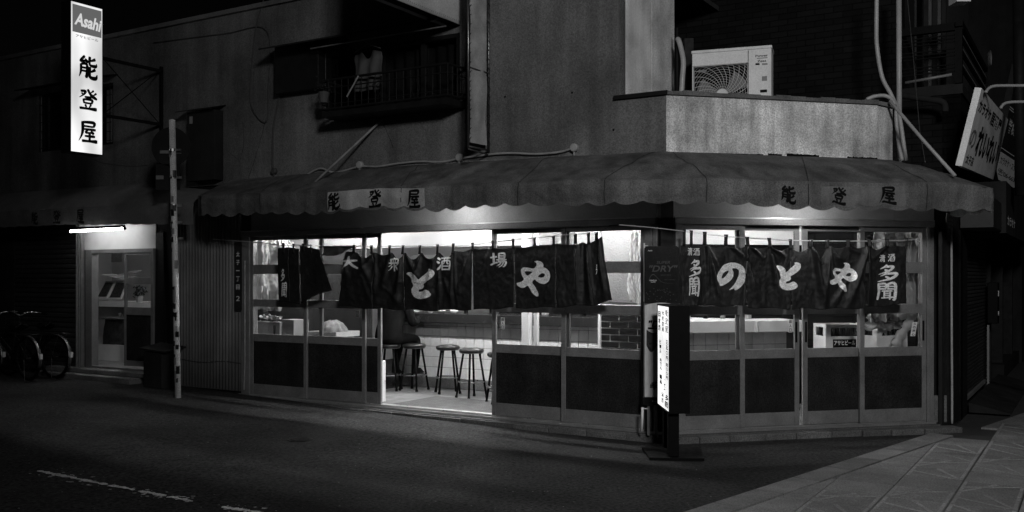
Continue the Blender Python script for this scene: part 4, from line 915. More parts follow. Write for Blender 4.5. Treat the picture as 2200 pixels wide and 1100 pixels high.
# lintel and frame of left door
dx0, dx1 = L.x(172), L.x(331)
zl0, zl1 = L.z(535, (dx0+dx1)/2), 2.42
MB(L).box(dx0, dx1, .03, .10, zl0, zl1+.6).build('lintel_board', M['inwall'], shop)
dfr = thing('door_frame', 'metal frame of the left door under the bare tube lamp', 'door frame', L, (L.x(190), .05, .32))
zst = .30
fb = MB(L); zf1 = zl0-.002
fb.box(L.x(183), L.x(197), -.0, .12, zst, zf1).box(L.x(325), L.x(330), -.01, .12, zst, zf1).box(L.x(197), L.x(325), .0, .12, zf1-.06, zf1)
fb.box(L.x(197), L.x(325), .0, .12, zst, zst+.03)
fb.build('frame', M['frame'], dfr, bevel=.003)
mb = MB(L); 
for px in (166, 171, 176): mb.box(L.x(px), L.x(px)+.026, -.03, .03, zst-.02, 2.52)
solo(mb.build('shutter_rail', M['alu'], bevel=.003), 'bright metal guide rail at the right edge of the shutter', 'rail')
MB(L).box(L.x(181)-.02, L.x(184), .02, .12, zst, zf1).build('jamb', M['dark'], shop)
# sliding half of the left door
a, b = L.x(265), L.x(325); zz = [zst+.035, .42+.0, 1.16, L.z(660, b)+.0, L.z(612, b), L.z(597, b), L.z(547, b)]
zz = [L.z(790, b), L.z(778, b), L.z(678, b), L.z(661, b), L.z(611, b), L.z(597, b), L.z(547, b), zf1-.062]
dd_ = MB(L); t_ = .018; yd = .03
dd_.box(a, a+.04, yd-t_, yd+t_, zz[0], zz[7]).box(b-.03, b, yd-t_, yd+t_, zz[0], zz[7])
for z_a, z_b in ((zz[0], zz[1]), (zz[2], zz[3]), (zz[4], zz[5]), (zz[6], zz[7])): dd_.box(a+.04, b-.03, yd-t_+.002, yd+t_-.002, z_a, z_b)
ld = thing('sliding_door', 'half glazed sliding door pushed right, under the bare tube lamp', 'door', L, ((a+b)/2, yd, zz[0]))
dd_.build('door_frame_leaf', M['frame'], ld, bevel=.002)
MB(L).box(a+.038, b-.028, yd-.006, yd+.004, zz[1]-.003, zz[2]+.003).build('door_board', M['board'], ld)
for z_a, z_b in ((zz[3], zz[4]), (zz[5], zz[6])): MB(L).box(a+.038, b-.028, yd-.002, yd+.002, z_a-.003, z_b+.003).build('pane', G, ld)
# step
g0 = .02
solo(MB(L).box(L.x(112), L.x(316), -.30, .16, g0, zst-.075).box(L.x(118), L.x(330), -.16, .16, zst-.0745, zst-.003).build('door_step', M['conc'], bevel=.01), 'low worn concrete step under the left door', 'step')
# little room behind
rx0, rx1 = dx0-2.8, dx1-.03; rz1 = 2.6; rm = 'kind'
for nm, bx, m_ in (('back_room_floor', (rx0, rx1, .17, 2.6, zst-.1, zst-.001), 'infloor2'), ('back_room_ceiling', (rx0, rx1, .17, 2.6, rz1, rz1+.05), 'inwall'), ('back_room_wall', (rx0, rx1, 2.6, 2.66, zst-.1, rz1), 'inwall'),
                   ('back_room_wall', (rx0-.06, rx0, .17, 2.6, zst-.1, rz1), 'inwall'), ('back_room_wall', (rx1, rx1+.04, .17, 2.6, zst-.1, rz1), 'inwall')):
    MB(L).box(*bx).build(nm, M[m_], kind='structure')
MB(L).box(rx0-.06, dx0-.002, .165, .20, zst-.1, rz1).build('recess_wall', M['darkwall'], shop)
MB(L).box(rx0-.06, rx1+.06, .165, .20, zf1+.002, 2.97).build('recess_wall', M['darkwall'], shop)
tube_lamp(L, dx0+.1, dx0+1.0, .75, 2.5, 130, 'short ceiling tube in the small room behind the left door')
# shelf with framed pictures, papers, poster and sack
yq = 1.25
def q(px, py, y=yq): return L.P(px, py, y)
t = thing('shelf_board', 'white shelf inside the left door holding framed pictures', 'shelf', L, q(235, 650))
a, b = q(196, 646), q(275, 660); MB(L).box(a.x-.2, b.x+.9, yq, yq+.35, b.z, a.z).build('board', M['white'], t); MB(L).box(a.x-.15, b.x+.8, yq+.06, yq+.3, b.z-.22, b.z-.002).build('apron', M['midgrey'], t)
for k, (p0, p1, p2, p3) in enumerate((((213, 604), (233, 604), (228, 641), (206, 641)), ((236, 603), (262, 603), (258, 643), (231, 643)))):
    o_ = thing('picture_frame', 'leaning framed picture on the shelf inside the left door, the %s one' % ('left' if k == 0 else 'right'), 'picture', L, q(*p3))
    pts = [q(*p_, yq+.04) for p_ in (p3, p2, p1, p0)]; pts[2].y += .12; pts[3].y += .12
    MB(L).prism([p_+Vector((0, .012, 0)) for p_ in pts], (0, .02, 0)).build('frame', M['white'], o_); c_ = sum(pts, Vector())/4
    MB(L).prism([c_+(p_-c_)*.80 for p_ in pts], (0, .01, 0)).build('picture', mat('dark_print', .04, .3, .6, 30, spec=.6), o_)
mb = MB(L)
for k in range(5):
    c_ = q(243+3*k, 596-1.5*k, yq+.05+.03*k); a_ = .2*k-.3; dx_ = Vector((.20*math.cos(a_), .1, .05*math.sin(a_*3))); dy_ = Vector((.02, .22, .02))
    mb.prism([c_-dx_, c_+dx_, c_+dx_+dy_, c_-dx_+dy_], (0, 0, .006))
solo(mb.build('paper_stack', M['plastic']), 'untidy stack of papers lying on the frames inside the left door', 'papers')
for k, (p0, p1, m_, lb_) in enumerate((((203, 542), (225, 583), 'print_dark', 'dark portrait poster on the back wall of the small room'), ((227, 541), (262, 563), 'print_list', 'pale printed list on the back wall of the small room'), ((204, 584), (220, 600), 'print_dark', 'small dark leaflet under the portrait poster'))):
    a, b = L.P(*p0, 2.59), L.P(*p1, 2.59); solo(MB(L).box(a.x, b.x, 2.585, 2.598, b.z, a.z).build('wall_poster', mat(m_, .05 if m_ == 'print_dark' else .3, .5, .8 if m_ == 'print_dark' else .2, 12, st=(1, 1, 1) if m_ == 'print_dark' else (6, 1, 1), fine=.4)), lb_, 'poster')
a, b = L.P(272, 545, 2.2), L.P(330, 590, 2.2)
a, b = q(214, 683, .95), q(268, 742, .95)
t = thing('sack', 'dark patterned sack standing inside the left door', 'bag', L, ((a.x+b.x)/2, 1.1, zst))
sc0 = Vector(((a.x+b.x)/2, 1.1, 0)); hw = (b.x-a.x)/2
MB(L).grid(lambda u, v_: sc0+Vector((hw*(1.02-.10*v_*v_)*math.copysign(abs(math.cos(2*math.pi*u))**.5, math.cos(2*math.pi*u)), .16*math.copysign(abs(math.sin(2*math.pi*u))**.6, math.sin(2*math.pi*u))*(1-.3*v_)+.01*noise.noise(Vector((u*9, v_*5, 0))), lerp(b.z, a.z, v_)+.012*noise.noise(Vector((u*7, v_, 3))))), 36, 10).build('sack_body', mat('sack_print', .04, .7, .7, 11, bump=.4, bscale=12), t, smooth=True)
MB(L).lathe(sc0+Vector((0, 0, a.z-.01)), [(hw*.9, 0), (hw*.5, .03), (.03, .04), (.05, .08), (.01, .10)], 14).build('tied_top', MC['sack_print'], t, smooth=True)
MB(L).box(sc0.x-hw*1.2, sc0.x+hw*1.5, .92, 1.4, zst, b.z-.002).build('support_box', M['white'], t)
p = q(299, 630, .9)
t = thing('potted_plant', 'dark leafy plant behind the glass of the left sliding door', 'plant', L, p-Vector((0, 0, .15)))
mb = MB(L)
for _ in range(90):
    c = p+Vector((rg.gauss(0, .05), rg.gauss(0, .05), rg.gauss(.02, .05))); a_, b_ = Vector((rg.uniform(-1, 1), rg.uniform(-1, 1), rg.uniform(-1, 1))).normalized()*.05, Vector((rg.uniform(-1, 1), rg.uniform(-1, 1), rg.uniform(-1, 1))).normalized()*.022
    mb.add([c, c+a_*.5+b_, c+a_, c+a_*.5-b_], [(0, 1, 2, 3)])
mb.build('leaves', M['darkwall'], t, kind='stuff'); MB(L).lathe(p-Vector((0, 0, .15)), [(.05, 0), (.065, .1)], 12).build('pot', M['plastic'], t)
# bare tube outside, slightly tilted
a = L.P(152, 497, -.30); b = L.P(266, 491, -.30)
tube_lamp(L, a.x, b.x, -.30, a.z, 24, 'bare glowing tube lamp hung over the left door', tilt=b.z-a.z, r=.018, parts='dark')
# roller shutter
s0, s1 = L.x(30), L.x(165)
t = thing('roller_shutter', 'closed dark roller shutter behind the bicycles', 'shutter', L, ((s0+s1)/2, 0, .2))
sm = mesh_of(MB().add([(0, 0, 0), (s1-s0, 0, 0), (s1-s0, -.016, .02), (0, -.016, .02), (s1-s0, -.016, .058), (0, -.016, .058), (s1-s0, 0, .075), (0, 0, .075)], [(0, 1, 2, 3), (3, 2, 4, 5), (5, 4, 6, 7)]), 'slat', M['shut'])
for k in range(29): inst(sm, 'slat', t, L, (s0, .02, .2+.0775*k))
MB(L).box(s0, s1, .022, .06, .15, 2.6).build('backing', M['dark'], t)
MB(L).box(xl, s0-.002, .0, .12, 0, 2.97).build('lower_wall', M['darkwall'], shop); MB(L).box(s0-.001, s1+.001, .03, .12, 2.45, 2.97).build('lower_wall', M['darkwall'], shop)
MB(L).box(s0-.05, dx0-.002, .065, .16, .0, 2.96).build('lower_wall', M['darkwall'], shop)

# ---- pole with the backs of traffic signs
pp_ = Vector((-4.39, 12.6, 0)); pp_.z = ground_z(-4.39, 12.6)
t = thing('sign_pole', 'pale slightly leaning sign pole covered with sticker remnants', 'pole', W0, pp_)
top = Vector((-4.465, 12.6, 3.74)); r_ = .040
MB().tube([pp_, top], r_, 14).build('pole', M['clay'], t, smooth=True)
MB().lathe(top, [(r_*1.02, -.01), (r_*1.02, .02), (.01, .035)], 14).build('cap', M['clay'], t)
def pat(z): return pp_.lerp(top, (z-pp_.z)/(top.z-pp_.z))
rs_ = random.Random(12)
for k in range(40):
    z_ = rs_.uniform(.3, 2.75) if k < 37 else rs_.uniform(2.9, 3.3); h_ = rs_.uniform(.03, .11); a0_ = rs_.uniform(2.9, 4.9); wd = rs_.uniform(.5, 1.2); c = pat(z_)
    vs = []; n_ = 5
    for i in range(n_+1):
        a_ = a0_+wd*i/n_
        for zz_ in (0, h_+.01*rs_.random()): vs.append(c+Vector(((r_+.0012+.0002*k)*math.cos(a_), (r_+.0012+.0002*k)*math.sin(a_), zz_)))
    MB().add(vs, [(2*i, 2*i+2, 2*i+3, 2*i+1) for i in range(n_)]).build('sticker', M[['ink', 'midgrey', 'darkwall', 'midgrey', 'signd'][k % 5]], t)
for z_ in (3.35, 2.99, 2.62, 2.40, 2.19):
    c = pat(z_); MB().lathe(c, [(r_*1.12, 0), (r_*1.12, .035)], 12).box(c.x+r_, c.x+r_+.07, c.y-.012, c.y+.012, c.z+.002, c.z+.033).build('clamp', M['chrome'], t)
c = pat(3.42)+Vector((-.05, .07, 0))
t2 = thing('round_sign_back', 'faint back of a round traffic sign fixed to the pale pole', 'traffic sign', W0, c)
MB().lathe(c, [(.255, 0), (.26, .006), (.255, .012)], 36, 'y').build('disc', M['darkwall'], t2); MB().box(c.x-.14, c.x+.14, c.y-.014, c.y-.002, c.z-.09, c.z-.05).build('stiffener', M['midgrey'], t2)
c = pat(3.02)+Vector((-.10, .07, 0))
t2 = thing('plate_sign_back', 'faint back of a small rectangular plate below the round sign', 'traffic sign', W0, c)
MB().box(c.x-.16, c.x+.16, c.y, c.y+.01, c.z-.17, c.z+.17).build('plate', M['darkwall'], t2); MB().box(c.x-.15, c.x-.05, c.y-.012, c.y-.002, c.z-.03, c.z+.02).build('stiffener', M['midgrey'], t2)
c = pat(2.3)+Vector((-.03, .06, 0))
t2 = thing('plate_sign_back', 'narrow upright plate behind the pole in front of the awning', 'traffic sign', W0, c)
MB().box(c.x-.07, c.x+.02, c.y, c.y+.01, c.z-.2, c.z+.2).build('plate', M['dark'], t2)

# ---- bicycles
def bicycle(label, group, m4):
    r = bpy.data.objects.new('bicycle', None); col.objects.link(r); r['label'] = label; r['category'] = 'bicycle'; r['group'] = group; WM[r.name] = Matrix.Identity(4)
    def part(mb, nm, m, p=r, **k): return mb.build(nm, m, p, **k)
    for x in (0, 1.08):
        wh = part(MB().torus((x, 0, .33), .315, .019), 'tyre', M['black'], smooth=True)
        part(MB().torus((x, 0, .33), .290, .009), 'rim', M['dark'], wh, smooth=True)
        sp = MB()
        for k in range(20):
            a = k*2*math.pi/20; sp.tube([(x+.02*math.cos(a+1), .02*(-1)**k, .33+.02*math.sin(a+1)), (x+.287*math.cos(a), 0, .33+.287*math.sin(a))], .0012, 3, False)
        sp.lathe((x, -.04, .33), [(.02, 0), (.02, .08)], 8, 'y'); part(sp, 'spokes', M['dark'], wh)
        part(MB().grid(lambda u, v_: Vector((x+.345*math.cos(lerp(R(-15 if x == 0 else 15), R(150 if x else 195), 1-u) if x else lerp(R(60), R(200), u)), (v_-.5)*.055, .33+.345*math.sin(lerp(R(15), R(150), 1-u) if x else lerp(R(60), R(200), u)))), 20, 2), 'mudguard', M['dullch'], smooth=True, solid=.002)
    fr_ = MB()
    for a, b, rr_ in (((.0, 0, .33), (.46, 0, .28), .012), ((.46, 0, .28), (.30, 0, .76), .015), ((0, 0, .33), (.34, 0, .66), .009), ((.46, 0, .28), (.90, 0, .66), .018), ((.90, 0, .60), (.86, 0, .92), .016), ((.90, 0, .62), (1.08, .05, .33), .010), ((.90, 0, .62), (1.08, -.05, .33), .010), ((.42, 0, .42), (.89, 0, .72), .012)):
        fr_.tube([a, b], rr_, 7)
    part(fr_, 'frame', M['dark'], smooth=True)
    part(MB().tube(catmull([(.66, .28, .98), (.78, .27, 1.0), (.86, .12, 1.0), (.86, 0, .95), (.86, -.12, 1.0), (.78, -.27, 1.0), (.66, -.28, .98)], 5), .011, 7), 'handlebar', M['chrome'], smooth=True)
    part(MB().tube([(.62, .285, .975), (.72, .28, .99)], .016, 7), 'grip', M['black']); part(MB().tube([(.62, -.285, .975), (.72, -.28, .99)], .016, 7), 'grip', M['black'])
    part(MB().grid(lambda u, v_: Vector((.12+.28*u, (v_-.5)*.20*(1-.75*u**1.5), .82-.06*abs(v_-.5)*2+.02*math.cos(u*5))), 10, 8), 'saddle', M['black'], smooth=True, solid=.03)
    rk = MB()
    for y_ in (-.06, 0, .06): rk.tube([(-.22, y_, .70), (.22, y_, .70)], .005, 5)
    rk.tube([(-.22, -.06, .70), (-.22, .06, .70)], .005, 5).tube([(-.15, .07, .70), (0, .06, .34)], .004, 5).tube([(-.15, -.07, .70), (0, -.06, .34)], .004, 5); part(rk, 'luggage_rack', M['dullch'])
    part(MB().box(-.375, -.355, -.022, .022, .34, .42), 'rear_reflector', M['white'])
    part(MB().tube([(0, .06, .33), (-.10, .12, .02)], .007, 5).tube([(-.10, .12, .02), (-.17, .10, .012)], .007, 5), 'kickstand', M['dullch'])
    part(MB().lathe((.46, -.05, .28), [(.09, 0), (.09, .004)], 18, 'y').tube([(.46, -.06, .28), (.52, -.07, .13)], .008, 5).box(.48, .56, -.16, -.07, .115, .135), 'crank', M['dark'])
    bk = MB()
    for k in range(7):
        z_ = .72+.035*k; bk.tube([(.98, -.16, z_), (1.26, -.16, z_), (1.26, .16, z_), (.98, .16, z_), (.98, -.16, z_)], .003, 4)
    for x_, y_ in [(.98+.04*i, s*.16) for i in range(8) for s in (-1, 1)]+[(1.26, -.16+.04*i) for i in range(9)]: bk.tube([(x_, y_, .72), (x_, y_, .94)], .0025, 4)
    part(bk, 'basket', M['dark'])
    r.matrix_world = m4; WM[r.name] = m4
    return r
def bike_m(px, y, lean=4, turn=0):
    x = L.x(px, y); q_ = L.M @ Vector((x, y, 0)); z_ = ground_z(q_.x, q_.y)
    return Matrix.Translation((q_.x, q_.y, z_)) @ Matrix.Rotation(L.a+math.pi+R(turn), 4, 'Z') @ Matrix.Rotation(R(lean), 4, 'X')
b1 = bicycle('dark town bicycle nearest the shutter rail, rear wheel towards the door step', 'bicycles parked along the shutter', bike_m(116, -.45, 3, 4))
copy_tree(b1, bike_m(62, -.80, -3, -3), 'dark town bicycle standing second from the shutter rail')
copy_tree(b1, bike_m(-28, -.95, 2, 6), 'dark town bicycle cut off by the left edge of the picture')
# ================================================================ noren (shop curtains)
YN = -.27
def rope(fr, pts, y, label, r=.0055):
    q = catmull([fr.P(a, b, y_) for a, b, y_ in [(p[0], p[1], p[2] if len(p) > 2 else y) for p in pts]], 4)
    return solo(MB(fr).tube(q, r, 6).build('curtain_rope', M['pipe'], smooth=True), label, 'rope')
rope(L, [(458, 514, -.07), (540, 520, -.2), (600, 526), (680, 528), (740, 529), (900, 529), (1000, 527), (1080, 518), (1200, 506), (1286, 500)], YN, 'thin pale rope carrying the dark curtain over the open doorway')
solo(MB(L).tube([L.P(1284, 501, YN), L.P(1312, 485, YN+.05)], .004, 5).tube([L.P(1308, 487, YN+.05), L.P(1332, 484, -.12)], .012, 5).build('rope_end', M['cable']), 'knotted rope end tied at the right end of the doorway curtain', 'rope')
rope(Rr, [(1330, 483, -.32), (1400, 489, -.30), (1470, 497), (1550, 507), (1640, 513), (1720, 517), (1840, 518), (1930, 517), (1968, 514)], YN, 'thin pale rope carrying the dark curtain of the cut corner')
kn = MB(Rr); p = Rr.P(1966, 515, YN)
for a, b in ((.05, -.02), (.035, -.06), (.045, .02), (.015, -.07)): kn.tube([p, p+Vector((a, -.01, b))], [.008, .004], 5)
solo(kn.build('rope_knot', M['pipe']), 'frayed rope knot at the right end of the corner curtain', 'knot')
class Noren:
    def __init__(s, fr, creases, seed, amp=1., ca=1.4): s.fr, s.cr, s.seed, s.amp = fr, creases, seed, amp; s.ca = ca
    def disp(s, px, py, base):
        d = base(px, py) if base else 0
        for (x0, y0, x1, y1, w_, a_) in s.cr:
            dx, dy = x1-x0, y1-y0; l2 = dx*dx+dy*dy; t = ((px-x0)*dx+(py-y0)*dy)/l2
            if -.15 < t < 1.15:
                tt = max(0, min(1, t)); ds = ((px-x0-dx*t)**2+(py-y0-dy*t)**2)**.5; env = s.ca*math.sin(math.pi*max(0, min(1, .12+.76*tt)))
                u = ds/(w_*(.45+.8*tt)); d -= a_*env*math.exp(-u*u)
        N = noise.noise
        d += s.amp*(.016*N(Vector((px*.021, py*.012, s.seed)))+.008*N(Vector((px*.06, py*.03, s.seed+4)))+.006*N(Vector((px*.15, py*.10, s.seed+7)))+.003*N(Vector((px*.35, py*.22, s.seed+9))))
        return d
    def S(s, px, py, off=0, base=None):
        y = YN+s.disp(px, py, base)+off; p = s.fr.P(px, py, YN); return Vector((p.x, y, p.z))
def bil(q, u, v_):       # q = TL, TR, BR, BL in photo pixels
    a = (lerp(q[0][0], q[1][0], u), lerp(q[0][1], q[1][1], u)); b = (lerp(q[3][0], q[2][0], u), lerp(q[3][1], q[2][1], u))
    return lerp(a[0], b[0], v_), lerp(a[1], b[1], v_)
def noren(N_, name, label, group, panels, tabs, chars, m=M['cloth']):
    c = N_.fr.P((panels[0][0][0]+panels[-1][1][0])/2, 655, YN); t = thing(name, label, 'shop curtain', N_.fr, c, group)
    for q in panels:
        sag = q[4] if len(q) > 4 else []
        wpx = max(abs(q[1][0]-q[0][0]), abs(q[2][0]-q[3][0]))
        def fn(u, v_, q=q, sag=sag):
            px, py = bil(q, u, v_)
            for (sx0, sx1, dep) in sag:
                if sx0 < px < sx1: py += dep*math.sin(math.pi*(px-sx0)/(sx1-sx0))*(1-v_)**3
            py += 1.6*math.sin(px*.09)*v_**4
            k = min(1, v_*6)
            return N_.S(px, py, .012*(1-k))
        MB(N_.fr).grid(fn, max(10, int(wpx/1.6)), 56).build('cloth_panel', m, t, smooth=True, solid=.0015)
    for (px, pt_, pb_, w_) in tabs:
        a, b = N_.fr.P(px, pt_, YN), N_.S(px, pb_, 0)
        hw = w_*.5/F*N_.fr.Y(a.x, YN)
        MB(N_.fr).grid(lambda u, v_: Vector((lerp(a.x, b.x, v_)+(u-.5)*2*hw*(1-.25*math.sin(math.pi*v_)), lerp(YN-.008, b.y-.003, v_)+.006*math.sin(u*6), lerp(a.z+.006, b.z, v_))), 4, 6).build('hanging_tab', m, t, smooth=True, solid=.006)
    for ch in chars:
        g, x0, y0, x1, y1 = ch[:5]; sl_ = ch[5] if len(ch) > 5 else 0; ct = 14 if (x1-x0) > 40 else 6
        if isinstance(g, str):
            mbk = MB(N_.fr); brush(mbk, g, lambda a, b, si: N_.S(lerp(x0, x1, a)+sl_*(b-.5), lerp(y1, y0, b), -.009-.0005*si), 1.25); mbk.build('printed_character', M['print'], t); continue
        MB(N_.fr).shape(g, lambda a, b: N_.S(lerp(x0, x1, a)+sl_*(b-.5), lerp(y1, y0, b), -.0045), ct).build('printed_character', M['print'], t)
    return t
# right noren
cr = [(1517, 520, 1548, 655, 5, .030), (1517, 520, 1545, 578, 4, .02), (1517, 522, 1522, 600, 4, .02), (1566, 525, 1598, 552, 5, .03), (1606, 525, 1597, 580, 4, .025), (1608, 525, 1636, 552, 4, .03), (1652, 527, 1662, 600, 5, .02), (1654, 530, 1684, 550, 5, .035), (1698, 535, 1690, 575, 4, .03),
      (1748, 535, 1768, 655, 7, .045), (1782, 535, 1768, 655, 7, .035), (1785, 535, 1806, 568, 5, .035), (1866, 530, 1822, 650, 8, .045), (1818, 532, 1850, 545, 4, .02), (1866, 535, 1864, 640, 6, .03), (1745, 532, 1760, 565, 5, .03), (1782, 530, 1790, 600, 4, .02), (1606, 560, 1625, 655, 6, .02), (1660, 560, 1672, 655, 8, .025), (1905, 530, 1870, 560, 5, .02), (1500, 560, 1497, 655, 6, .03), (1820, 600, 1790, 655, 6, .02), (1850, 600, 1860, 655, 6, .03)]
NR = Noren(Rr, cr, 2.2)
pR = [((1462, 527), (1603, 529), (1596, 658), (1466, 656), [(1518, 1560, 4), (1563, 1604, 5)]),
      ((1603.3, 529), (1699, 531), (1697, 664), (1607, 661), [(1608, 1650, 5), (1655, 1697, 9)]),
      ((1699.3, 531), (1864, 529), (1852, 663), (1701, 664), [(1700, 1741, 10), (1747, 1778, 26), (1784, 1818, 4), (1822, 1862, 4)]),
      ((1864.3, 529), (1947, 529), (1946, 653), (1862, 661), [(1868, 1902, 7)])]
tabsR = [(1470, 494, 528, 7), (1485, 496, 528, 7), (1514, 499, 526, 9), (1560, 505, 528, 9), (1605, 510, 529, 9), (1652, 512, 532, 9), (1698, 515, 536, 8), (1742, 516, 532, 10), (1777, 516, 533, 9), (1821, 516, 533, 9), (1866, 514, 530, 9), (1905, 514, 530, 9), (1948, 512, 530, 6)]
ag = lambda c, b=.02: c if c in BRUSH else glyph(c, .016)
chR = [(ag('清'), 1477, 532, 1487, 549), (ag('酒'), 1489, 533, 1502, 549), (ag('多', .05), 1479, 558, 1504, 595), (ag('聞', .04), 1480, 597, 1498, 635),
       (NO, 1538, 564, 1601, 624), (TO, 1664, 563, 1720, 624), (YA, 1777, 564, 1838, 627),
       (ag('清'), 1890, 547, 1902, 563), (ag('酒'), 1907, 545, 1921, 562), (ag('多', .06), 1883, 569, 1926, 606), (ag('聞', .05), 1883, 608, 1924, 644)]
noren(NR, 'noren_curtain', 'dark shop curtain with three big white kana across the doors of the cut corner', 'dark shop curtains with white writing', pR, tabsR, chR)
# left noren
cr = [(762, 535, 735, 600, 7, .04), (770, 535, 800, 620, 6, .045), (805, 540, 770, 600, 6, .04), (805, 545, 808, 655, 6, .04), (840, 545, 815, 640, 7, .045), (868, 545, 850, 655, 6, .05), (868, 545, 862, 600, 4, .04), (872, 545, 900, 600, 6, .04), (905, 545, 893, 600, 6, .05), (905, 545, 930, 560, 5, .04),
      (938, 545, 910, 655, 7, .05), (942, 550, 944, 655, 4, .03), (975, 548, 970, 660, 4, .05), (978, 545, 982, 655, 3, .03), (1012, 540, 990, 620, 7, .04), (990, 600, 985, 655, 5, .02), (828, 620, 860, 650, 7, .03), (745, 560, 750, 650, 8, .03), (780, 600, 800, 655, 6, .03), (955, 600, 970, 640, 6, .03), (1050, 540, 1040, 600, 7, .02), (1150, 560, 1160, 650, 8, .012), (1240, 520, 1240, 650, 5, .05), (1262, 520, 1270, 650, 5, .05), (1252, 520, 1254, 650, 4, -.03), (1285, 515, 1300, 640, 5, .04), (930, 620, 915, 655, 6, .03), (800, 560, 790, 600, 10, -.03), (850, 590, 835, 640, 8, -.03)]
NL = Noren(L, cr, 6.6, .9, .72)
pL = [((597, 533), (620, 531), (622, 650), (599, 649)), ((620.3, 531), (641, 534), (646, 652), (622.3, 650)),
      ((643, 528), (684, 536), (714, 621), (648, 650)),
      ((741, 541), (801, 542), (801, 663), (727, 657), [(765, 800, 12)]),
      ((801.3, 542), (869, 543), (868, 665), (801.5, 663), [(806, 838, 6), (842, 868, 13)]),
      ((869.3, 543), (941, 543), (942, 668), (868.5, 665), [(872, 902, 14), (907, 940, 13)]),
      ((941.3, 543), (1014.5, 534), (1013, 666), (942.3, 666), [(944, 974, 13), (980, 1012, 3)]),
      ((1015, 534), (1104, 531), (1104, 661), (1017.5, 666), [(1020, 1058, 2), (1062, 1100, 2)]),
      ((1104.3, 531), (1193, 523), (1194, 660), (1109, 663), [(1106, 1148, 2), (1152, 1190, 3)]),
      ((1193.3, 523), (1262, 527), (1276, 655), (1197, 660), [(1196, 1236, 1), (1240, 1262, -6)]),
      ((1262.3, 524), (1292, 508), (1315, 646), (1276.3, 655))]
tabsL = [(610, 523, 545, 7), (631, 524, 545, 7), (652, 525, 540, 8), (668, 526, 545, 5), (762, 527, 544, 9), (799, 528, 546, 9), (838, 528, 545, 8), (867, 528, 546, 8), (903, 528, 546, 8), (941, 526, 546, 8), (975, 524, 546, 8), (1016, 522, 540, 8), (1059, 518, 536, 8), (1103, 514, 534, 8), (1149, 511, 528, 8), (1190, 508, 526, 8), (1237, 504, 524, 9), (1265, 501, 524, 9), (1282, 500, 516, 10)]
chL = [(ag('大', .06), 736, 551, 770, 578), (ag('衆', .035), 836, 554, 861, 583), (ag('酒', .045), 940, 552, 970, 581), (ag('場', .045), 1054, 543, 1089, 574), (TO, 874, 577, 935, 643), (YA, 1109, 560, 1183, 637),
       (ag('多', .05), 605, 578, 613, 604), (ag('聞', .04), 606, 608, 617, 637), (ag('多', .04), 1281, 568, 1284.5, 590)]
noren(NL, 'noren_curtain', 'wide crumpled dark shop curtain with white writing hung across the open doorway', 'dark shop curtains with white writing', pL, tabsL, chL)
# loose cloth thrown over the rope left of the doorway curtain
def lc_(u, v_):
    px = lerp(694, 762, u); bot = 556-26*u**1.6-8*(1-u)**3; py = lerp(528, bot, v_); p = L.P(px, py, YN+.03); p.y += .03*math.sin(u*9+v_*4)*v_-.02*math.exp(-((u-.5)/.1)**2); return p
solo(MB(L).grid(lc_, 40, 16).build('folded_cloth', mat('grey_cloth', .08, .8, .3, 8, transl=.3), smooth=True, solid=.002), 'grey cloth folded over the curtain rope beside the character for big', 'cloth')

# ================================================================ inside the shop
def stool(px, pyf, pyt, label):
    # floor point under the seat
    Y = (H-.078)*F/(pyf-HY); X = (px-CX)/F*Y; zt = H-(pyt-HY)/F*Y
    x, y = L.loc(X, Y); return x, y, zt
ST = thing('bar_stool', 'round black bar stool with ring footrest, left one of the overlapping pair', 'stool', W0, (0, 0, 0), 'black bar stools at the counter')
zs_ = .665
MB().lathe((0, 0, zs_-.055), [(.150, 0), (.165, .006), (.168, .03), (.160, .048), (.12, .058), (.02, .060)], 28).build('seat', M['vinyl'], ST, smooth=True)
MB().lathe((0, 0, zs_-.064), [(.155, 0), (.155, .009)], 28).build('seat_rim', M['dullch'], ST)
for k in range(4):
    a = math.pi/4+k*math.pi/2+.25; lg_ = MB().tube([(.11*math.cos(a), .11*math.sin(a), zs_-.06), (.205*math.cos(a), .205*math.sin(a), .02)], .015, 8).build('leg', M['black'], ST, smooth=True)
    MB().tube([(.204*math.cos(a), .204*math.sin(a), .03), (.209*math.cos(a), .209*math.sin(a), 0)], .020, 8).build('foot_cap', M['black'], lg_)
MB().torus((0, 0, .22), .172, .010, 'z', 28, 6).build('footrest_ring', M['dullch'], ST, smooth=True)
sp_ = [(962, 844), (1013, 855), (890, 838), (836, 838), (1075, 868)]
labs = [None, 'round black bar stool with ring footrest, right one of the overlapping pair', 'black bar stool standing just right of the seated customer', 'black bar stool under the seated customer', 'black bar stool mostly hidden behind the right sliding door']
for k, (px, pyf) in enumerate(sp_):
    Y = (H-.078)*F/(pyf-HY); X = (px-CX)/F*Y; m4 = Matrix.Translation((X, Y, .078)) @ Matrix.Rotation(k*.4, 4, 'Z')
    if k == 0: ST.matrix_world = m4; WM[ST.name] = m4
    else: copy_tree(ST, m4, labs[k])
    if k == 3: SEAT = Vector((X, Y, .078+zs_))
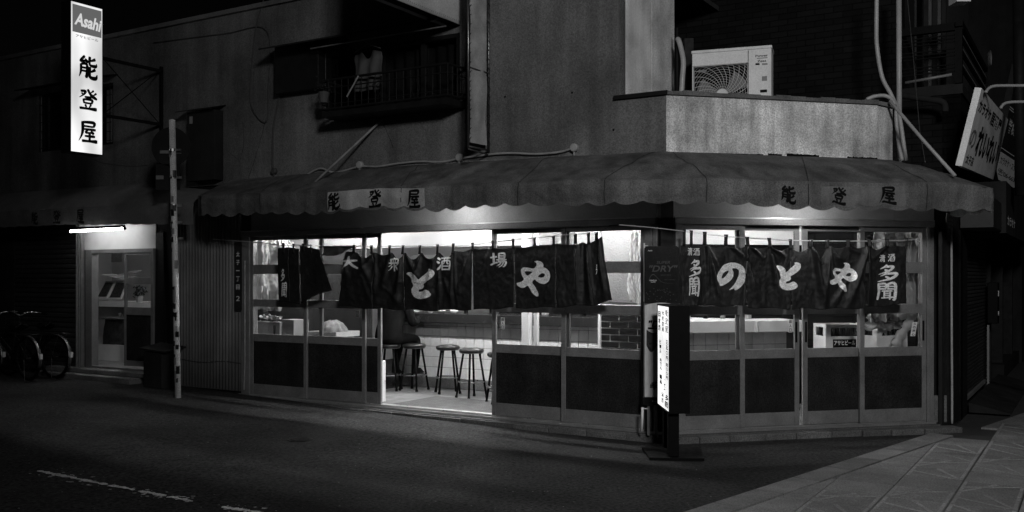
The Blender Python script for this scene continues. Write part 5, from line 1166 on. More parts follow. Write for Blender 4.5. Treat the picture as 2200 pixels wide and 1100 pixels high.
# seated customer, seen from behind, leaning over the counter
per = thing('person', 'customer in a dark jacket and black trousers seated on a stool at the counter', 'person', L, L.loc(SEAT.x, SEAT.y)+(SEAT.z,))
def skin_body(name, verts, edges, rad, m, parent, sub=2):
    me = bpy.data.meshes.new(name); me.from_pydata([Vector(v_) for v_ in verts], edges, []); me.materials.append(m)
    o = bpy.data.objects.new(name, me); col.objects.link(o); o.parent = parent; WM[o.name] = WM[parent.name]
    sk = o.modifiers.new('skin', 'SKIN'); sk.use_smooth_shade = True
    lay = me.skin_vertices[0] if me.skin_vertices else None
    if lay is None:
        bpy.context.view_layer.objects.active = o; me.attributes; 
    for i, r in enumerate(rad):
        me.skin_vertices[0].data[i].radius = (r if isinstance(r, tuple) else (r, r))
    me.skin_vertices[0].data[0].use_root = True
    s_ = o.modifiers.new('s', 'SUBSURF'); s_.levels = sub; s_.render_levels = sub; return o
# local axes: y into the shop (towards the counter), z up, origin on the seat
body_v = [(0, 0, .10), (0, .03, .26), (0, .10, .42), (0, .19, .53), (0, .27, .60), (0, .33, .66), (0, .37, .76),     # pelvis spine neck head
          (-.19, .19, .50), (-.26, .22, .28), (-.20, .44, .34), (.19, .19, .50), (.27, .20, .27), (.22, .42, .36),
          (.10, .06, .07), (.20, .40, .06), (.22, .34, -.30), (.23, .31, -.40), (.25, .42, -.43), (-.10, .06, .07), (-.12, .42, .05), (-.12, .30, -.32), (-.12, .27, -.42), (-.12, .38, -.45)]
be = [(0, 1), (1, 2), (2, 3), (3, 4), (4, 5), (5, 6), (3, 7), (7, 8), (8, 9), (3, 10), (10, 11), (11, 12), (0, 13), (13, 14), (14, 15), (15, 16), (16, 17), (0, 18), (18, 19), (19, 20), (20, 21), (21, 22)]
rd = [(.15, .12), (.15, .12), (.17, .12), (.15, .11), .055, (.085, .085), (.075, .08), .065, .05, .038, .065, .05, .038, .09, .075, .052, .045, .035, .09, .075, .052, .045, .035]
try:
    skin_body('body', body_v, be, rd, M['trousers'], per)
    jv = [(0, -.02, -.05), (0, 0, .14), (0, .03, .28), (0, .10, .43), (0, .17, .53), (0, .24, .585), (-.19, .19, .51), (-.27, .22, .28), (-.21, .42, .34), (.19, .19, .51), (.28, .20, .27), (.23, .40, .36)]
    skin_body('jacket', jv, [(0, 1), (1, 2), (2, 3), (3, 4), (4, 5), (4, 6), (6, 7), (7, 8), (4, 9), (9, 10), (10, 11)], [(.25, .20), (.235, .19), (.215, .165), (.21, .15), (.17, .13), .075, .085, .07, .055, .085, .07, .055], M['jacket'], per)
    skin_body('hair', [(0, .35, .70), (0, .38, .80)], [(0, 1)], [(.088, .09), (.08, .085)], M['hair'], per)
    for sx_ in (-1, 1):
        hx, hy, hz = (-.20, .46, .34) if sx_ < 0 else (.22, .44, .36)
        hv = [(hx, hy-.02, hz), (hx, hy+.05, hz-.005)]; he = [(0, 1)]; hr = [.028, (.036, .018)]
        for f in range(5):
            if f == 4: hv += [(hx-sx_*.045, hy+.04, hz-.015), (hx-sx_*.06, hy+.07, hz-.03)]; he += [(0, len(hv)-2), (len(hv)-2, len(hv)-1)]
            else: hv += [(hx+(f-1.5)*.021, hy+.09+(.008 if f in (1, 2) else 0), hz-.012), (hx+(f-1.5)*.022, hy+.12+(.01 if f in (1, 2) else 0), hz-.035)]; he += [(1, len(hv)-2), (len(hv)-2, len(hv)-1)]
            hr += [.009, .008]
        skin_body('hand', hv, he, hr, M['skin'], per, 1)
    for x_, y_, z_ in ((.245, .36, -.44), (-.12, .32, -.46)):
        MB(L).v; 
        sh = MB(W0); sh.fr = type('F', (), {'M': WM[per.name]})()
        sh.grid(lambda u, v_: Vector((x_+.045*math.cos(2*math.pi*u)*(1-.3*v_), y_+.02+.135*math.sin(2*math.pi*u)*(1-.45*v_)-.04*v_, z_+.075*v_)), 20, 4).build('shoe', M['black'], per, smooth=True)
except Exception as ex:
    import traceback; traceback.print_exc(); print('SKIN FAIL', ex)
# dishes on the counter
for k, (px, nm, r, h, lb) in enumerate(((893, 'dish', .05, .03, 'small white dish on the counter nearest the customer'), (925, 'dish', .045, .035, 'small bowl on the counter between the two dishes'), (948, 'dish', .07, .045, 'shiny round dish on the counter under the big kana'), (975, 'dish', .055, .05, 'round bowl on the counter right of the shiny dish'))):
    c = L.P(px, 670, cy0-.1); c.z = cz+.001; solo(MB(L).lathe(c, [(r*.5, 0), (r, h*.7), (r*1.02, h), (r*.9, h*.9), (r*.4, .01)], 18).build(nm, M['chrome'] if k == 2 else M['plastic'], smooth=True), lb, 'dish')
rj = random.Random(9)
for k in range(12):
    x_ = (-4.1, -3.55, -2.75, -2.2, -1.75, -1.5, -1.2, -.95, -.7, -.45, -.2, .1)[k]; y_ = cy0+.12+.12*rj.random(); z_ = cz+.003; kind_ = ('sauce bottle', 'steel cup', 'lidded jar')[k % 3]
    pr = {'sauce bottle': [(.028, 0), (.03, .01), (.03, .10), (.012, .14), (.012, .17)], 'steel cup': [(.03, 0), (.036, .08), (.034, .08), (.028, .01)], 'lidded jar': [(.045, 0), (.05, .01), (.05, .09), (.052, .092), (.052, .11), (.02, .115)]}[kind_]
    solo(MB(L).lathe((x_, y_, z_), pr, 14).build('counter_' + kind_.split()[1], M[('black', 'chrome', 'plastic')[k % 3]], smooth=True), '%s on the bar counter, %s' % (kind_, ('behind the seated customer', 'just right of the customer', 'left of the shiny dish', 'right of the shiny dish', 'left of the wide white post', 'behind the wide white post', 'behind the slim white post', 'right of the slim white post', 'left of the brick pillar', 'beside the brick pillar', 'behind the brick pillar', 'at the far right end')[k]), kind_.split()[1])
# back shelf with bottles and boxes, behind the counter
sh0 = thing('wall_shelf', 'dark wall shelf with bottles high behind the counter', 'shelf', L, (-3, 5.8, 1.5))
for z_ in (1.35, 1.75, 2.15): MB(L).box(-6, 2, 5.75, 6.1, z_, z_+.03).build('board', M['wood'], sh0)
rb2 = random.Random(2)
for i in range(26):
    x_ = -5.6+i*.27; z_ = (1.381, 1.781)[i % 2]; c = Vector((x_, 5.9, z_)); bt = solo(MB(L).lathe(c, [(.038, 0), (.04, .01), (.04, .16), (.015, .22), (.015, .28), (.017, .285)], 12).build('bottle', M['glassb'] if i % 3 else M['plastic'], smooth=True), 'bottle standing on the shelf behind the counter', 'bottle', 'bottles on the back shelf')
solo(MB(L).box(L.x(884, 5.4), L.x(935, 5.4), 5.4, 5.45, 1.95, 2.12).build('price_board', M['signw']), 'pale price board hanging above the rope behind the doorway curtain', 'sign')
# beer crates
def crate(fr, p, label, txt=True, rz=0., wd=.44, dp=.36, hh=.31, group='beer crates inside the shop', bottles=True):
    t = thing('beer_crate', label, 'crate', fr, p, group, rz)
    f2 = type('F', (), {'M': WM[t.name]})()
    mb = MB(f2); w2, d2, e = wd/2, dp/2, .014
    zw0, zw1 = hh*.56, hh*.88
    for sx_, sy_, ax in ((0, -1, 0), (0, 1, 0), (-1, 0, 1), (1, 0, 1)):
        def wall(a, b, z0, z1, pr=0):
            if ax == 0: mb.box(a, b, sy_*d2-pr, sy_*d2-sy_*e+0, z0, z1) if sy_ < 0 else mb.box(a, b, d2-e, d2+pr, z0, z1)
            else: mb.box(sx_*w2, sx_*(w2-e), a, b, z0, z1)
        ln = w2-(0 if ax == 0 else 0) if ax == 0 else d2-e-.001
        if ax == 0: a, b = -w2, w2
        else: a, b = -d2+e+.001, d2-e-.001
        wall(a, b, 0, zw0); wall(a, b, zw1, hh); wall(a, a+.06, zw0+.0005, zw1-.0005); wall(b-.06, b, zw0+.0005, zw1-.0005)
    mb.box(-w2+e, w2-e, -d2+e, d2-e, .0, .01)
    for a in (-.33, 0, .33): pass
    mb.build('crate_body', M['plastic'], t, bevel=.003)
    if txt:
        MB(f2).box(-w2*.62, w2*.62, -d2-.0025, -d2-.0005, hh*.08, hh*.46).build('label_panel', M['ink'], t)
        MB(f2).shape(glyph('アサヒビール', .03), lambda a, b: Vector((lerp(-w2*.56, w2*.56, a), -d2-.0035, lerp(hh*.24, hh*.42, b)))).build('lettering', M['plastic'], t)
        MB(f2).shape(glyph('Asahi', .03), lambda a, b: Vector((w2+.0015, lerp(-d2*.6, d2*.5, a), lerp(hh*.2, hh*.44, b)+.02*a))).build('lettering', M['ink'], t)
    if bottles:
        bme = mesh_of(MB().lathe((0, 0, 0), [(.034, 0), (.035, .01), (.035, .15), (.015, .22), (.014, .27), (.016, .272), (.016, .28)], 10), 'bottle', M['glassb'], True)
        for i in range(5):
            for j in range(3): 
                b_ = inst(bme, 'bottle', t, f2, (-w2+.06+i*(wd-.12)/4, -d2+.07+j*(dp-.14)/2, .012))
    return t
y_ = .62; c = Rr.P(1797, 745, y_); zt = Rr.z(690, c.x, y_)
tb = thing('stand', 'low stand holding the crates behind the doors of the cut corner', 'stand', Rr, (c.x+.2, y_, .076))
MB(Rr).box(c.x-.25, c.x+.95, y_-.2, y_+.2, zt-.36, zt-.34).build('board', M['white'], tb)
for a in (c.x-.22, c.x+.9): MB(Rr).box(a-.015, a+.015, y_-.17, y_+.17, .076, zt-.361).build('leg', M['white'], tb)
crate(Rr, (c.x+.02, y_, zt-.339), 'white beer crate full of bottles behind the corner doors, lettered front', rz=-.16)
crate(Rr, (c.x+.60, y_+.02, zt-.339), 'white crate under the crumpled plastic sheet behind the rightmost door', rz=.12, txt=False)
# crumpled plastic coats and sheets hanging at the right end
def hang(fr, px0, px1, py0, py1, y, m, label, seed, cat='sheet', flare=1.2, name='hanging_sheet', amp=.06, bulge=0):
    a, b = fr.P(px0, py0, y), fr.P(px1, py1, y); w_ = b.x-a.x; h_ = a.z-b.z; N = noise.noise
    def fn(u, v_):
        k = lerp(1, flare, v_); x_ = (a.x+b.x)/2+(u-.5)*w_*k+.03*N(Vector((v_*3, u*2, seed)))
        d = amp*(math.sin(u*19+3*N(Vector((u*2, v_*2, seed))))*.45+1.2*N(Vector((u*5, v_*2.2, seed)))+.5*N(Vector((u*14, v_*7, seed))))+.02*N(Vector((u*30, v_*20, seed)))-bulge*math.sin(math.pi*u)*math.sin(math.pi*v_)
        return Vector((x_, y+d, a.z-h_*v_+.04*N(Vector((u*6, v_*3, seed+5)))))
    return solo(MB(fr).grid(fn, 46, 60).build(name, m, smooth=True), label, cat)
hang(Rr, 1880, 1945, 497, 690, .30, M['curtain'], 'white crumpled cloth hanging behind the rightmost door of the cut corner', 3.1)
hang(Rr, 1945, 1972, 500, 660, .22, M['curtain'], 'narrow white sleeve of cloth hanging at the right jamb of the corner doors', 5.7, flare=1.0)
hang(Rr, 1870, 1935, 676, 706, .34, M['bag'], 'crumpled clear plastic laid over the crate behind the rightmost door', 8.7, name='plastic_sheet', amp=.09)
solo(MB(Rr).tube(catmull([Rr.P(1962, 672, .2), Rr.P(1950, 700, .22), Rr.P(1930, 728, .24), Rr.P(1925, 747, .25)], 5), [.05+.014*math.sin(i*1.7) for i in range(16)], 12).build('rolled_cloth', M['curtain'], smooth=True), 'pale rolled cloth slanting behind the rightmost door of the cut corner', 'cloth')
solo(MB(Rr).box(Rr.x(1880, .5), Rr.x(1906, .5), .5, .55, .9, 1.28).build('white_post', M['white']), 'short white post inside the rightmost door behind the plastic', 'post')
hang(L, 556, 606, 510, 668, .28, M['curtain'], 'white curtain hanging behind the leftmost tavern door', 1.3, cat='curtain', name='hanging_curtain')
hang(L, 1352, 1384, 495, 650, .13, M['curtain'], 'translucent plastic sheet hanging against the plastered pillar', 4.4, name='plastic_sheet', amp=.02)
hang(L, 600, 626, 512, 548, .35, M['curtain'], 'pale paper shade hanging next to the white curtain', 7.4, cat='paper', name='hanging_paper', flare=1.8, amp=.02)
a, b = L.P(548, 690, .45), L.P(601, 745, .45)
t = thing('cabinet', 'pale grey cabinet behind the leftmost tavern door', 'cabinet', L, ((a.x+b.x)/2, .6, .076)); MB(L).box(a.x-.1, b.x, .45, .9, .076, a.z).build('carcass', M['midgrey'], t, bevel=.006); MB(L).box(b.x-.10, b.x-.09, .43, .449, .3, a.z-.05).build('handle', M['dark'], t)
a, b = L.P(602, 690, .5), L.P(631, 745, .5); solo(MB(L).box(a.x, b.x, .5, .8, .076, a.z+.02).build('carton', M['boarding']), 'white carton standing beside the grey cabinet', 'box')
hang(L, 560, 600, 676, 692, .50, M['bag'], 'crumpled plastic bag on top of the grey cabinet', 2.2, cat='bag', name='plastic_bag', amp=.05)
c = L.P(716, 722, .75); t = thing('food_tray', 'white plastic tray holding a wrapped bag behind the second tavern door', 'tray', L, (c.x, .75, c.z-.02))
hw = .26; MB(L).box(c.x-hw, c.x+hw, .52, 1.0, c.z-.0, c.z+.012).box(c.x-hw, c.x+hw, .52, .535, c.z+.0125, c.z+.07).box(c.x-hw, c.x+hw, .985, 1.0, c.z+.0125, c.z+.07).box(c.x-hw, c.x-hw+.015, .536, .984, c.z+.0125, c.z+.07).box(c.x+hw-.015, c.x+hw, .536, .984, c.z+.0125, c.z+.07).build('tray_body', M['plastic'], t)
def bagf(u, v_):
    a = 2*math.pi*u; r = .21*math.cos(v_*1.45)**.6*(1+.12*noise.noise(Vector((math.cos(a)*2, math.sin(a)*2, v_*3)))+.05*math.sin(a*11)); return Vector((c.x+r*math.cos(a), .75+r*math.sin(a)*.8, c.z+.02+.20*v_**.8+.02*noise.noise(Vector((math.cos(a)*4, math.sin(a)*4, v_*5)))))
solo(MB(L).grid(bagf, 48, 14).build('wrapped_bag', M['bag'], smooth=True), 'knotted clear plastic bag lying in the white tray', 'bag')
t = thing('tray_stand', 'dark stand under the white tray behind the second tavern door', 'stand', L, (c.x, .76, .076)); MB(L).box(c.x-.28, c.x+.28, .5, 1.02, c.z-.03, c.z-.001).build('top', M['wood'], t)
for sx_ in (-.26, .24):
    for yy in (.52, .98): MB(L).box(c.x+sx_, c.x+sx_+.02, yy, yy+.02, .076, c.z-.031).build('leg', M['wood'], t)
# crates by the opening
for k, (pt_, pb_) in enumerate(((812, 853), (757, 811))):
    c = L.P(800, 850, .34); crate(L, (c.x-.12, .42, .076+.0+k*.27), 'white crate by the doorway, %s one of the pair' % ('lower' if k == 0 else 'upper'), txt=False, wd=.34, dp=.26, hh=.265)
# stickers on the doors
def note(fr, px0, py0, px1, py1, y, chars, label, slant=0, inv=False):
    a, b = fr.P(px0, py0, y), fr.P(px1, py1, y); t = thing('notice', label, 'notice', fr, ((a.x+b.x)/2, y, b.z))
    MB(fr).prism([(a.x+slant, y, a.z), (b.x+slant, y, a.z), (b.x, y, b.z), (a.x, y, b.z)], (0, .002, 0)).build('paper', M['white'], t)
    n_ = len(chars); ch = (a.z-b.z)/n_
    for i, c_ in enumerate(chars):
        z1_ = a.z-ch*(i+.12); z0__ = a.z-ch*(i+.88); s_ = slant*(1-(i+.5)/n_)
        MB(fr).shape(glyph(c_, .03), lambda u, v_: Vector((lerp(a.x+.18*(b.x-a.x), b.x-.18*(b.x-a.x), u)+s_, y-.0012, lerp(z0__, z1_, v_)))).build('character', M['ink'], t)
note(Rr, 1694, 686, 1702, 714, .024, '出入口', 'narrow white entrance notice on the second corner door')
note(L, 1076, 682, 1084, 707, .024, '出入口', 'narrow white entrance notice on the door right of the opening')
note(L, 765, 668, 771, 681, .024, '入口', 'tiny white notice on the door left of the opening')
note(Rr, 1956, 692, 1966, 722, -.02, '火の用心', 'small slanting fire warning strip on the rightmost corner door', slant=.03)

# ================================================================ lit menu stand and beer banner in front of the corner
xs, ys = 1.455, 8.86; zb_, zt_ = .44, 1.43; ln_ = .64; th = .185
SGN = Fr(xs, ys, 91.0)      # local x runs away from the camera, local -y faces right
t = thing('menu_stand', 'black free standing menu sign with a lit lettered side in front of the corner', 'sign', W0, (xs+.09, ys+.3, 0))
MB(SGN).box(0, ln_, -th, -.004, zb_, zt_).build('case', M['black'], t, bevel=.004)
MB(SGN).box(-.004, .012, -th-.004, .006, zb_-.004, zt_+.004).box(ln_-.012, ln_+.004, -th-.004, .006, zb_-.004, zt_+.004).box(.0125, ln_-.0125, -th-.004, .006, zt_-.01, zt_+.005).box(.0125, ln_-.0125, -th-.004, .006, zb_-.005, zb_+.01).build('edge_frame', M['black'], t)
MB(SGN).add([(.012, .001, zb_+.01), (ln_-.012, .001, zb_+.01), (ln_-.012, .001, zt_-.01), (.012, .001, zt_-.01)], [(0, 1, 2, 3)]).build('lit_face', litmat('menu_face', 1.05, .25), t)
def menu(txt, px0, px1, py0, py1, bold=.05):   # columns running down the face; px measured across the lit face
    n_ = len(txt); x0, x1 = px0*ln_, px1*ln_
    for i, c_ in enumerate(txt):
        if c_ == ' ': continue
        za_, zb2 = lerp(py0, py1, (i+.1)/n_), lerp(py0, py1, (i+.9)/n_)
        mb = MB(SGN); f = lambda u, v_, si=0: Vector((lerp(x1, x0, u), .003+.0004*si, lerp(zb_+(1-zb2)*(zt_-zb_), zb_+(1-za_)*(zt_-zb_), v_)))
        if c_ in BRUSH: brush(mb, c_, f, 1.5)
        else: mb.shape(glyph(c_, bold), f)
        mb.build('character', M['ink'], t)
menu('能登屋', .06, .34, .03, .26); menu('大衆酒場', .42, .60, .05, .26); menu('日本酒', .72, .92, .06, .26)
menu('三五〇円', .10, .26, .32, .52); menu('ビール', .66, .82, .34, .48); menu('四〇〇円', .10, .26, .54, .70); menu('おでん', .60, .80, .52, .64)
menu('どて焼', .30, .46, .70, .84); menu('一品', .60, .80, .68, .78); menu('多聞', .08, .36, .84, .97); menu('清酒', .46, .64, .84, .95)
MB().box(xs+.0, xs+.10, ys-.0+.06, ys+.14, .03, zb_-.006).build('post', M['black'], t, bevel=.003)
MB().box(xs+.03, xs+.07, ys+ln_-.12, ys+ln_-.04, .03, zb_-.006).build('post', M['black'], t)
bp = [gp(1395, 989, .004), gp(1513, 991, .004), gp(1506, 968, .004), gp(1379, 966, .004)]
for q_ in bp: q_.z = .004
MB().prism(bp, (0, 0, .022)).build('base_plate', M['black'], t)
# beer banner
BN = Fr(*(lambda v_: (v_.x, v_.y))(L.M @ Vector((0, -.13, 0))), -10)
bx0, bx1 = BN.x(1383), BN.x(1460); Yb = BN.Y(bx0, 0)
def bz(py): return H-(py-HY)/F*Yb
t = thing('beer_banner', 'tall upright beer advertising banner on a pipe stand against the corner post', 'banner', BN, ((bx0+bx1)/2, 0, .1))
def bpt(a, b, o=0): # a 0..1 across, b pixel row
    return Vector((lerp(bx0, bx1, a), -.012+.01*math.sin(b*.02)-o, bz(b)))
MB(BN).grid(lambda u, v_: bpt(.02+.96*u if v_ > .015 else .08+.84*u, lerp(529, 652, v_)), 8, 30).build('dark_print', mat('banner_dark', .012, .4, .3, 14, bump=.25, bscale=70, spec=.12), t, solid=.004)
MB(BN).grid(lambda u, v_: bpt(u, lerp(652.0, 853, v_), .0), 8, 30).build('can_print_edge', mat('banner_grey', .10, .35, .4, 6, spec=.5), t, solid=.004)
def can(u, v_):
    py = lerp(650, 852, v_) if v_ > .001 else 650; top = 6*(2*u-1)**2*(1-min(1, v_*5)); return bpt(.03+.93*u, py+top, .0055)
MB(BN).grid(can, 24, 30).build('can_print', mat('banner_can', .55, .3, .25, 4, spec=.5, st=(3, 1, .7)), t, smooth=True)
MB(BN).grid(lambda u, v_: bpt(.08+.84*u, 708+7*math.sin(u*7)+lerp(0, 34+8*math.sin(u*11), v_), .0085), 20, 6).build('brand_band', mat('banner_band', .035, .3, .6, 16, spec=.5), t)
def btxt(s_, a0, a1, p0, p1, m, o=.008, sk=0, bold=.01): MB(BN).shape(glyph(s_, bold), lambda u, v_: bpt(lerp(a0, a1, u)+sk*v_, lerp(p1, p0, v_), o)).build('lettering', m, t)
dimw = mat('dim_print', .055, .5, .1, 5)
btxt('Asahi', .12, .24, 537, 540, M['white']); btxt('SUPER', .36, .74, 561, 567, dimw, sk=.02); btxt('"DRY"', .12, .90, 570, 584, dimw, sk=.05, bold=.02)
cv = MB(BN); pts = [(.14, 602), (.2, 592), (.28, 589), (.38, 596), (.5, 605), (.65, 608), (.85, 609)]
q_ = catmull([bpt(a, b, .008) for a, b in pts], 5); q2 = [p+Vector((0, 0, -.012*(1-i/len(q_)))) for i, p in enumerate(q_)]; cv.add(q_+q2, [(i, i+1, len(q_)+i+1, len(q_)+i) for i in range(len(q_)-1)]); cv.build('curve_print', dimw, t)
btxt('BARLEY TASTE', .48, .76, 590, 592, dimw); btxt('WITH A SHARP FINISH', .58, .88, 600, 602, dimw); btxt('KARAKUCHI', .17, .36, 601, 604, M['signw']); btxt('CURVE', .2, .33, 605, 607, M['signw'])
btxt('SUPER', .38, .76, 681, 686, M['ink'], .010, .02); btxt('"DRY"', .10, .92, 688, 702, M['ink'], .010, .05, .03); MB(BN).grid(lambda u, v_: bpt(.12+.8*u, lerp(703, 707, v_), .010), 4, 1).build('rule_print', M['ink'], t)
btxt('辛口', .14, .72, 818, 836, M['ink'], .010, .08, .05)
rd_ = random.Random(6); dm = MB(BN)
for _ in range(40): c = bpt(rd_.uniform(.06, .92), rd_.uniform(620, 648), .0075); dm.lathe(c, [(rd_.uniform(.003, .007), 0), (.001, -.003)], 7, 'y')
dm.build('droplet_print', dimw, t, kind='stuff')
MB(BN).box(bx0-.01, bx1, -.03, .0, bz(869), bz(853.5)).build('lower_bar', M['ink'], t)
btxt('アサヒビール株式会社', .24, .62, 859, 862, M['signw'], .03)
xq = BN.x(1381, -.04); MB(BN).tube([(xq, -.045, bz(874)), (xq-.01, -.045, bz(925))], .012, 8).tube([(xq-.02, -.045, bz(876)), (xq+.05, -.045, bz(877))], .006, 6).build('stand_leg', M['plastic'], t, smooth=True)
for px in (1393, 1410, 1425): xq = BN.x(px, .0); MB(BN).box(xq-.012, xq+.012, .006, .03, .08, bz(868)).build('stand_upright', M['midgrey'] if px != 1425 else M['dark'], t)
xq = BN.x(1384, 0); MB(BN).tube([(xq, .02, bz(648)), (xq, .02, bz(522))], .008, 6).tube([(xq, .02, bz(528)), (xq+.04, .02, bz(528))], .005, 5).build('stand_leg', M['plastic'], t)

# ================================================================ flat roof: outdoor unit, ducts
AC = Fr(*(lambda P_: (P_[0], P_[1]))(((1487-CX)/F*10.75, 10.75)), -19)
w_ = AC.x(1657); ztp = H-(112-HY)/F*10.75; zbt = 3.16; dpt = .32
t = thing('air_conditioner', 'boxy pale outdoor air conditioner unit standing on the flat roof', 'air conditioner', AC, (w_/2, .15, 3.10))
cx1 = AC.x(1607); zc1 = AC.z(143, 0); zc0 = zc1-.62; cx0 = .012
mb = MB(AC); mb.box(cx1, w_, 0, .01, zbt, ztp-.02).box(0, cx1, 0, .01, zc1, ztp-.02).box(0, cx0, 0, .01, zbt, zc1).box(cx0, cx1, 0, .01, zbt, zc0)
mb.box(w_-.01, w_, .0105, dpt, zbt, ztp-.02).box(0, .01, .0105, dpt, zbt, ztp-.02).box(.01, w_-.01, dpt-.01, dpt, zbt, ztp-.02)
mb.box(-.008, w_+.008, -.008, dpt+.008, ztp-.0195, ztp+.012).box(.01, w_-.01, .0105, dpt-.0105, zbt, zbt+.01)
mb.build('casing', M['cream'], t, bevel=.004)
MB(AC).box(cx0, cx1, .10, .11, zc0, zc1).build('inner_shroud', M['ink'], t)
gm = MB(AC); gc = Vector(((cx0+cx1)/2+.02, -.012, zc1-.335)); Rg = .34
def gpt(r, a): 
    x_ = gc.x+r*math.cos(a); z_ = gc.z+r*math.sin(a); return Vector((min(cx1-.004, max(cx0+.004, x_)), gc.y+.012*(r/Rg)**2, min(zc1-.004, max(zc0+.004, z_))))
for i in range(30):
    a0 = 2*math.pi*i/30; gm.tube([gpt(.06+(.50-.06)*k/8, a0+.9*(k/8)) for k in range(9)], .0022, 4, False)
for i in range(16):
    r = .09+i*.027; gm.tube([gpt(r, 2*math.pi*k/48) for k in range(49)], .0014, 3, False)
gm.build('fan_grille', M['cream'], t)
MB(AC).lathe(gc+Vector((0, -.01, 0)), [(.06, 0), (.065, .01)], 20, 'y').build('grille_hub', M['cream'], t)
for k in range(3):
    a = k*2.094+.4; MB(AC).grid(lambda u, v_: Vector((gc.x+lerp(.05, .29, u)*math.cos(a+lerp(-.1, .75, v_)), .05+.04*v_, gc.z+lerp(.05, .29, u)*math.sin(a+lerp(-.1, .75, v_)))), 6, 6).build('fan_blade', M['midgrey'], t, smooth=True)
MB(AC).box(cx1+.0, cx1+.006, -.003, -.0005, zbt, ztp-.03).build('panel_joint', M['ink'], t)
def acm(px0, px1, py0, py1, m, tx=None):
    x0, x1 = AC.x(px0), AC.x(px1); z1_, z0__ = AC.z(py0, x0), AC.z(py1, x0)
    if tx: MB(AC).shape(glyph(tx, .02), lambda u, v_: Vector((lerp(x0, x1, u), -.0012, lerp(z0__, z1_, v_)))).build('lettering', m, t)
    else: MB(AC).box(x0, x1, -.0015, -.0002, z0__, z1_).build('sticker', m, t)
acm(1623, 1650, 118, 123, M['ink'], 'Power'); acm(1626, 1649, 124.5, 126.5, M['midgrey']); acm(1627, 1646, 129, 134, M['ink'], 'Zeas'); acm(1623, 1632, 136, 140, M['ink']); acm(1637, 1649, 136, 140, M['midgrey']); acm(1637, 1648, 164, 174, M['midgrey']); acm(1633, 1648, 193, 199, M['ink']); acm(1500, 1518, 151, 156, M['midgrey'])
MB(AC).box(.05, .11, .02, dpt-.02, 3.101, zbt-.001).box(w_-.11, w_-.05, .02, dpt-.02, 3.101, zbt-.001).build('foot', M['dark'], t)
p0 = SW.P(1452, 200, -.05)
dq = lambda px, py, d: Vector(((px-CX)/F*d, d, H-(py-HY)/F*d))
solo(MB().tube(catmull([dq(1464, 205, 11.0), dq(1466, 170, 11.0), dq(1468, 130, 11.0), dq(1460, 92, 11.05), dq(1456, 84, 11.1)], 6), .030, 10).build('bent_duct', M['pipe'], smooth=True), 'pale bent duct rising between the tall wall and the outdoor unit', 'duct')
solo(MB().tube([dq(1455, 205, 11.1), dq(1455, 60, 11.1)], .012, 8).build('thin_pipe', M['darkwall'], smooth=True), 'thin dark pipe along the edge of the tall pale wall', 'pipe')
solo(MB().box(dq(1471, 0, 11.2).x, dq(1490, 0, 11.2).x, 11.2, 11.3, 3.1, dq(0, 82, 11.2).z).build('cable_duct', M['dark']), 'dark upright trunking behind the outdoor unit', 'trunking')

# ================================================================ next house
nh = thing('brick_house', 'dark brick house with an iron balcony down the side street', 'building', B, (-1.5, .5, 0))
bl = B.x(1446, 0); blc = B.x(1938, 0)
zbal = 3.98
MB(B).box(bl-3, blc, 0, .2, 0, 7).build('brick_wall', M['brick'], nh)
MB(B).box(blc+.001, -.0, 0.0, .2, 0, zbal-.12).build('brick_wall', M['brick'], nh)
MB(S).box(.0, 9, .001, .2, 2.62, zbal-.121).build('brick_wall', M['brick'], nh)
MB(B).box(blc-.0, .02, -.02, 2.9, zbal-.119, zbal).build('balcony_floor', M['darkwall'], nh)
MB(B).box(bl-3, blc-.01, .21, 6, 6.9, 7.0).build('roof', M['roof'], nh)
# recessed upper wall
MB(B).box(blc, -.9, .95, 1.1, zbal+.001, 7).build('upper_wall', mat('ribbed_siding', .10, .7, .15, 6, st=(1, 1, 30), bump=.6, bscale=3), nh)
MB(B).box(-.9, -.75, .95, 8, zbal+.001, 7).build('upper_wall', mat('mosaic_tile', .09, .5, .25, 20, fine=.4), nh)
MB(B).box(blc-.12, blc-.001, .21, 1.1, zbal+.001, 7).build('side_wall', M['darkwall'], nh)
# window in the recess
wx0, wx1 = B.x(1985, .9), B.x(2032, .9)
wd_ = MB(B); z0__, z1_ = zbal+.05, 6.2; wd_.box(wx0, wx0+.05, .90, .945, z0__, z1_).box(wx1-.05, wx1, .90, .945, z0__, z1_).box((wx0+wx1)/2-.03, (wx0+wx1)/2+.03, .90, .945, z0__, z1_).box(wx0+.05, wx1-.05, .901, .944, z1_-.05, z1_)
wf = wd_.build('window_frame', M['dark'], nh)
MB(B).box(wx0+.05, wx1-.05, .925, .93, z0__, z1_-.05).build('pane', G2, wf); MB(B).box(wx0+.05, wx1-.05, .938, .944, z0__, z1_-.05).build('curtain', M['midgrey'], wf)
